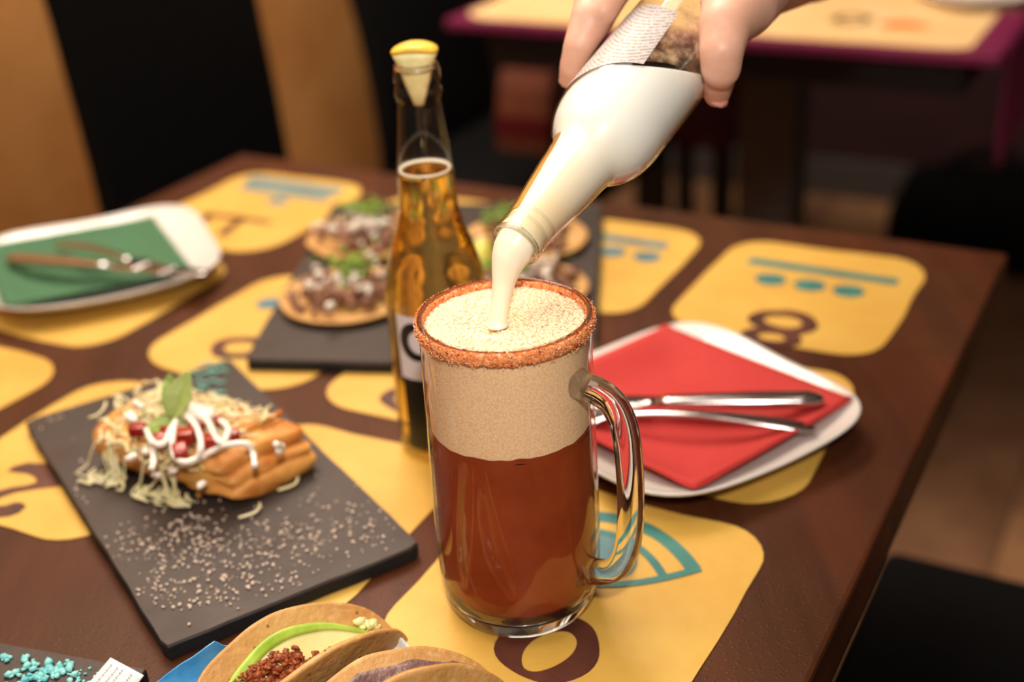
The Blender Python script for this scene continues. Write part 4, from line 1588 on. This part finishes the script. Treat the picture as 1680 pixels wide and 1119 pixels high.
def fork(end, d, label, ln=.19, dz=0.0, arch=.006):
    d = Vector((d.x, d.y, 0)).normalized()
    sd = Vector((-d.y, d.x, 0))
    t = thing('table_fork', end, label, 'fork')

    def Z(s_):
        return Vector((0, 0, dz * s_ + arch * math.sin(pi * min(1, s_ / .8)) * (1 if s_ < .8 else 0) + (.008 * max(0, s_ - .8))))
    H = [end + d * (s_ * ln) + Z(s_) for s_ in [k / 18 * .68 for k in range(19)]]
    obj('handle', flat_bar(H, [(0, .003), (.05, .0062), (.3, .0058), (.75, .0030), (1, .0032)], [(0, .0010), (.1, .0016), (.8, .0020), (1, .0014)]), M['steel'], t)
    R_ = [end + d * (s_ * ln) + Z(s_) for s_ in [.675 + k / 8 * .115 for k in range(9)]]
    obj('fork_head', flat_bar(R_, [(0, .0032), (.5, .0105), (1, .0115)], [(0, .0014), (1, .0009)]), M['steel'], t)
    for k in range(4):
        off = sd * ((k - 1.5) * .0062)
        Q = [end + d * (s_ * ln) + off * (1 - .06 * q) + Z(s_) for q, s_ in enumerate([.785 + q / 5 * .215 for q in range(6)])]
        obj('tine', flat_bar(Q, [(0, .0020), (.8, .0015), (1, .0006)], [(0, .0009), (1, .0006)], 8), M['steel'], t)
    return t


zc_ = RC.z + .0215
kp = pl(1350, 655, .0235)
knife(kp, pl(985, 650, .0235) - kp, 'steel knife, upper of the two handles on the red napkin', dz=-.006)
fp = pl(1338, 704, .0190)
fork(fp, pl(1110, 688, .0190) - fp, 'steel fork, lower of the two handles on the red napkin', dz=-.004)
kg = pl(12, 424, .0225)
knife(kg, pl(318, 444, .0262) - kg, 'steel knife lying on the green napkin, tip towards the right rim', dz=.003)
fg = pl(90, 401, .019)
fork(fg, pl(275, 455, .024) - fg, 'steel fork crossing the knife on the green napkin', ln=.17, dz=.010)

# ------------------------------------------------------------------ tacos, wrap, paper at the near edge


def taco_shell(P1, dirv, R, rb, tilt_b, tilt_f, hb, hf, seed):
    """disc folded along P1 + dirv; walls lean by tilt_b, tilt_f (radians from vertical), heights scaled by hb, hf"""
    dirv = dirv.normalized()
    back = Vector((0, 0, 1)).cross(dirv)
    if back.dot(FWD) < 0:
        back = -back

    def sec(l):
        s_ = 1 if l >= 0 else -1
        tl = tilt_b if s_ > 0 else tilt_f
        a_end = pi / 2 - tl
        al = abs(l) / rb
        if al < a_end:
            return s_ * rb * math.sin(al), rb - rb * math.cos(al)
        y0, z0 = rb * math.sin(a_end), rb - rb * math.cos(a_end)
        q = abs(l) - rb * a_end
        return s_ * (y0 + q * math.sin(tl)), z0 + q * math.cos(tl)

    def P(u, v, inset=0.0, crown=1.0):
        s_ = R - R * math.cos(pi * u)
        t_ = (v - .5) * 2
        Hc = R * math.sin(pi * u) * (hb if t_ > 0 else hf) * (1 + .03 * noise.noise(Vector((u * 5, v * 2, seed)))) * crown
        y, z = sec(t_ * Hc)
        wv_ = .0018 * noise.noise(Vector((s_ * 45, z * 45, seed)))
        return P1 + dirv * s_ + back * (y + wv_ - (inset if t_ > 0 else -inset)) + Vector((0, 0, z))
    return P, back


TP1 = pl(655, 1024, .012)
TD = pl(420, 1172, .012) - TP1
TDn = TD.normalized()
B1 = Vector((TP1.x, TP1.y, .0035))
P1f, bk = taco_shell(B1, TD, .063, .009, math.radians(42), math.radians(16), .72, .66, 3)
taco1 = thing('taco', B1, 'folded corn taco with avocado slice and red chorizo at the near edge', 'food', 'tacos in blue wrap')
obj('tortilla', MB().grid(lambda u, v: P1f(.004 + .992 * u, v), 60, 46), M['corn_tortilla'], taco1, solid=.0026)


# avocado slice: a crescent lying on the back wall
def avo(u, f, off=0.0):
    uu = .17 + .66 * u
    top = .80 * math.sin(pi * min(1, max(0, u))) ** .42
    return P1f(uu, .5 + .5 * top * f, .0052 + off)


av = obj('avocado_slice', MB().grid(lambda u, v: avo(.01 + .98 * u, .15 + .78 * v), 36, 10), M['avocado'], taco1, solid=.0045)
rim_ = MB().grid(lambda u, v: avo(.01 + .98 * u, .93 + .16 * v, .0004), 48, 3)
obj('avocado_rim', rim_, M['avocado_green'], av, solid=.0052)
mb = MB()
for _ in range(1300):
    u = random.uniform(.36, .86)
    v = random.uniform(.18, .82) * (1 - .9 * abs(u - .62)) * (1 if u > .46 else .75)
    mb.blob(P1f(u, .5 + .5 * v, random.uniform(.007, .014)), random.uniform(.0007, .0021), (1.5, .9, .8), 1, 1.1)
obj('chorizo_crumble', mb, M['chorizo'], taco1, kind='stuff')
mb = MB()
for _ in range(10):
    mb.blob(P1f(random.uniform(.17, .24), .5 + .5 * random.uniform(.62, .78), .005), random.uniform(.0016, .0030), (1.5, .8, .8), 1, .7)
obj('fresh_cheese', mb, M['avocado'], taco1, kind='stuff')

TP2 = pl(826, 1112, .012)
B2 = Vector((TP2.x, TP2.y, .0035))
P2f, bk2 = taco_shell(B2, pl(584, 1240, .012) - TP2, .060, .009, math.radians(46), math.radians(-14), .75, .80, 8)
taco2 = thing('taco', B2, 'folded corn taco with dark refried beans, nearest the bottom edge', 'food', 'tacos in blue wrap')
obj('tortilla', MB().grid(lambda u, v: P2f(.004 + .992 * u, v), 56, 40), M['corn_tortilla'], taco2, solid=.0026)


def beans(u, v):
    uu = .07 + .72 * u
    f = (.90 + .12 * noise.noise(Vector((u * 7, 0, 4)))) * math.sin(pi * u) ** .25
    return P2f(uu, .5 + .5 * f * v, .0036 + .0026 * abs(noise.noise(Vector((u * 16, v * 10, 3)))))


obj('refried_beans', MB().grid(lambda u, v: beans(.01 + .98 * u, .1 + .9 * v), 40, 16), M['beans'], taco2, solid=.002)
mb = MB()
for k in range(14):
    mb.blob(P2f(random.uniform(.26, .42), .5 + .5 * random.uniform(.45, .75), .008), random.uniform(.0022, .0046), (1.5, .8, .8), 1, .6, mi=0 if k < 4 else 1)
obj('cheese_pieces', mb, [M['egg'], M['cheese']], taco2, kind='stuff')


# blue wrap round the tacos, crumpled up at the back left
def wrap_sheet(u, v):
    lo = Vector(pl(330, 1150, .001)).lerp(pl(440, 1060, .001), v)
    edge = Vector(pl(232, 1135, .012)).lerp(pl(352, 1052, .026), v)
    p = lo.lerp(edge, u)
    k = noise.noise(Vector((u * 3.5, v * 6, 2))) + .6 * noise.noise(Vector((u * 9, v * 11, 5)))
    p.z = max(.0012, p.z * (u ** .6) + .003 * k * min(1, u * 3) * (1.2 - u))
    return p


tag(obj('blue_wrap', MB().grid(wrap_sheet, 14, 16), M['blue_wrap'], loc=pl(330, 1120, .001), solid=.0005, smooth=False), 'crumpled shiny blue wrap sticking out beside the avocado taco', 'wrapper')
np0 = pl(655, 1060, .006)
mb = MB()


def nap(u, v):
    p = Vector(pl(625, 1080, .002)).lerp(pl(690, 1085, .002), u).lerp(Vector(pl(640, 1046, .012)).lerp(pl(668, 1056, .010), u), v)
    p.z += .003 * math.sin(u * 7 + v * 3) * v
    return p


tag(obj('paper_napkin', MB().grid(nap, 8, 8), M['white_paper'], loc=np0, solid=.0005), 'white paper scrap peeking out between the two tacos', 'napkin')


# folded white slip with fine print on the corner slate
sl = [pl(182, 1079, ST_ + .012), pl(236, 1108, ST_ + .012), pl(205, 1150, ST_ + .002), pl(140, 1128, ST_ + .002)]
pc = thing('paper_slip', pl(190, 1120, ST_), 'folded white paper slip with small print on the bottom left slate', 'paper')
sheet = obj('paper_sheet', MB().grid(lambda u, v: sl[0].lerp(sl[1], u).lerp(sl[3].lerp(sl[2], u), v), 6, 6), M['white_paper'], pc, solid=.0006)
un = (sl[1] - sl[0]).cross(sl[3] - sl[0]).normalized()
if un.z < 0:
    un = -un
mb = MB()
for r_, (u0, u1) in enumerate([(.14, .18), (.32, .36), (.46, .50), (.72, .77)]):
    v_ = .15
    while v_ < .85:
        l_ = random.uniform(.03, .07)
        p = [sl[0].lerp(sl[1], uu).lerp(sl[3].lerp(sl[2], uu), vv) + un * .0006 for uu, vv in ((u0, v_), (u1, v_), (u1, v_ + l_), (u0, v_ + l_))]
        mb.add(p, [(0, 1, 2, 3)])
        v_ += l_ + .03
obj('fine_print', mb, M['print_grey'], sheet, smooth=False)
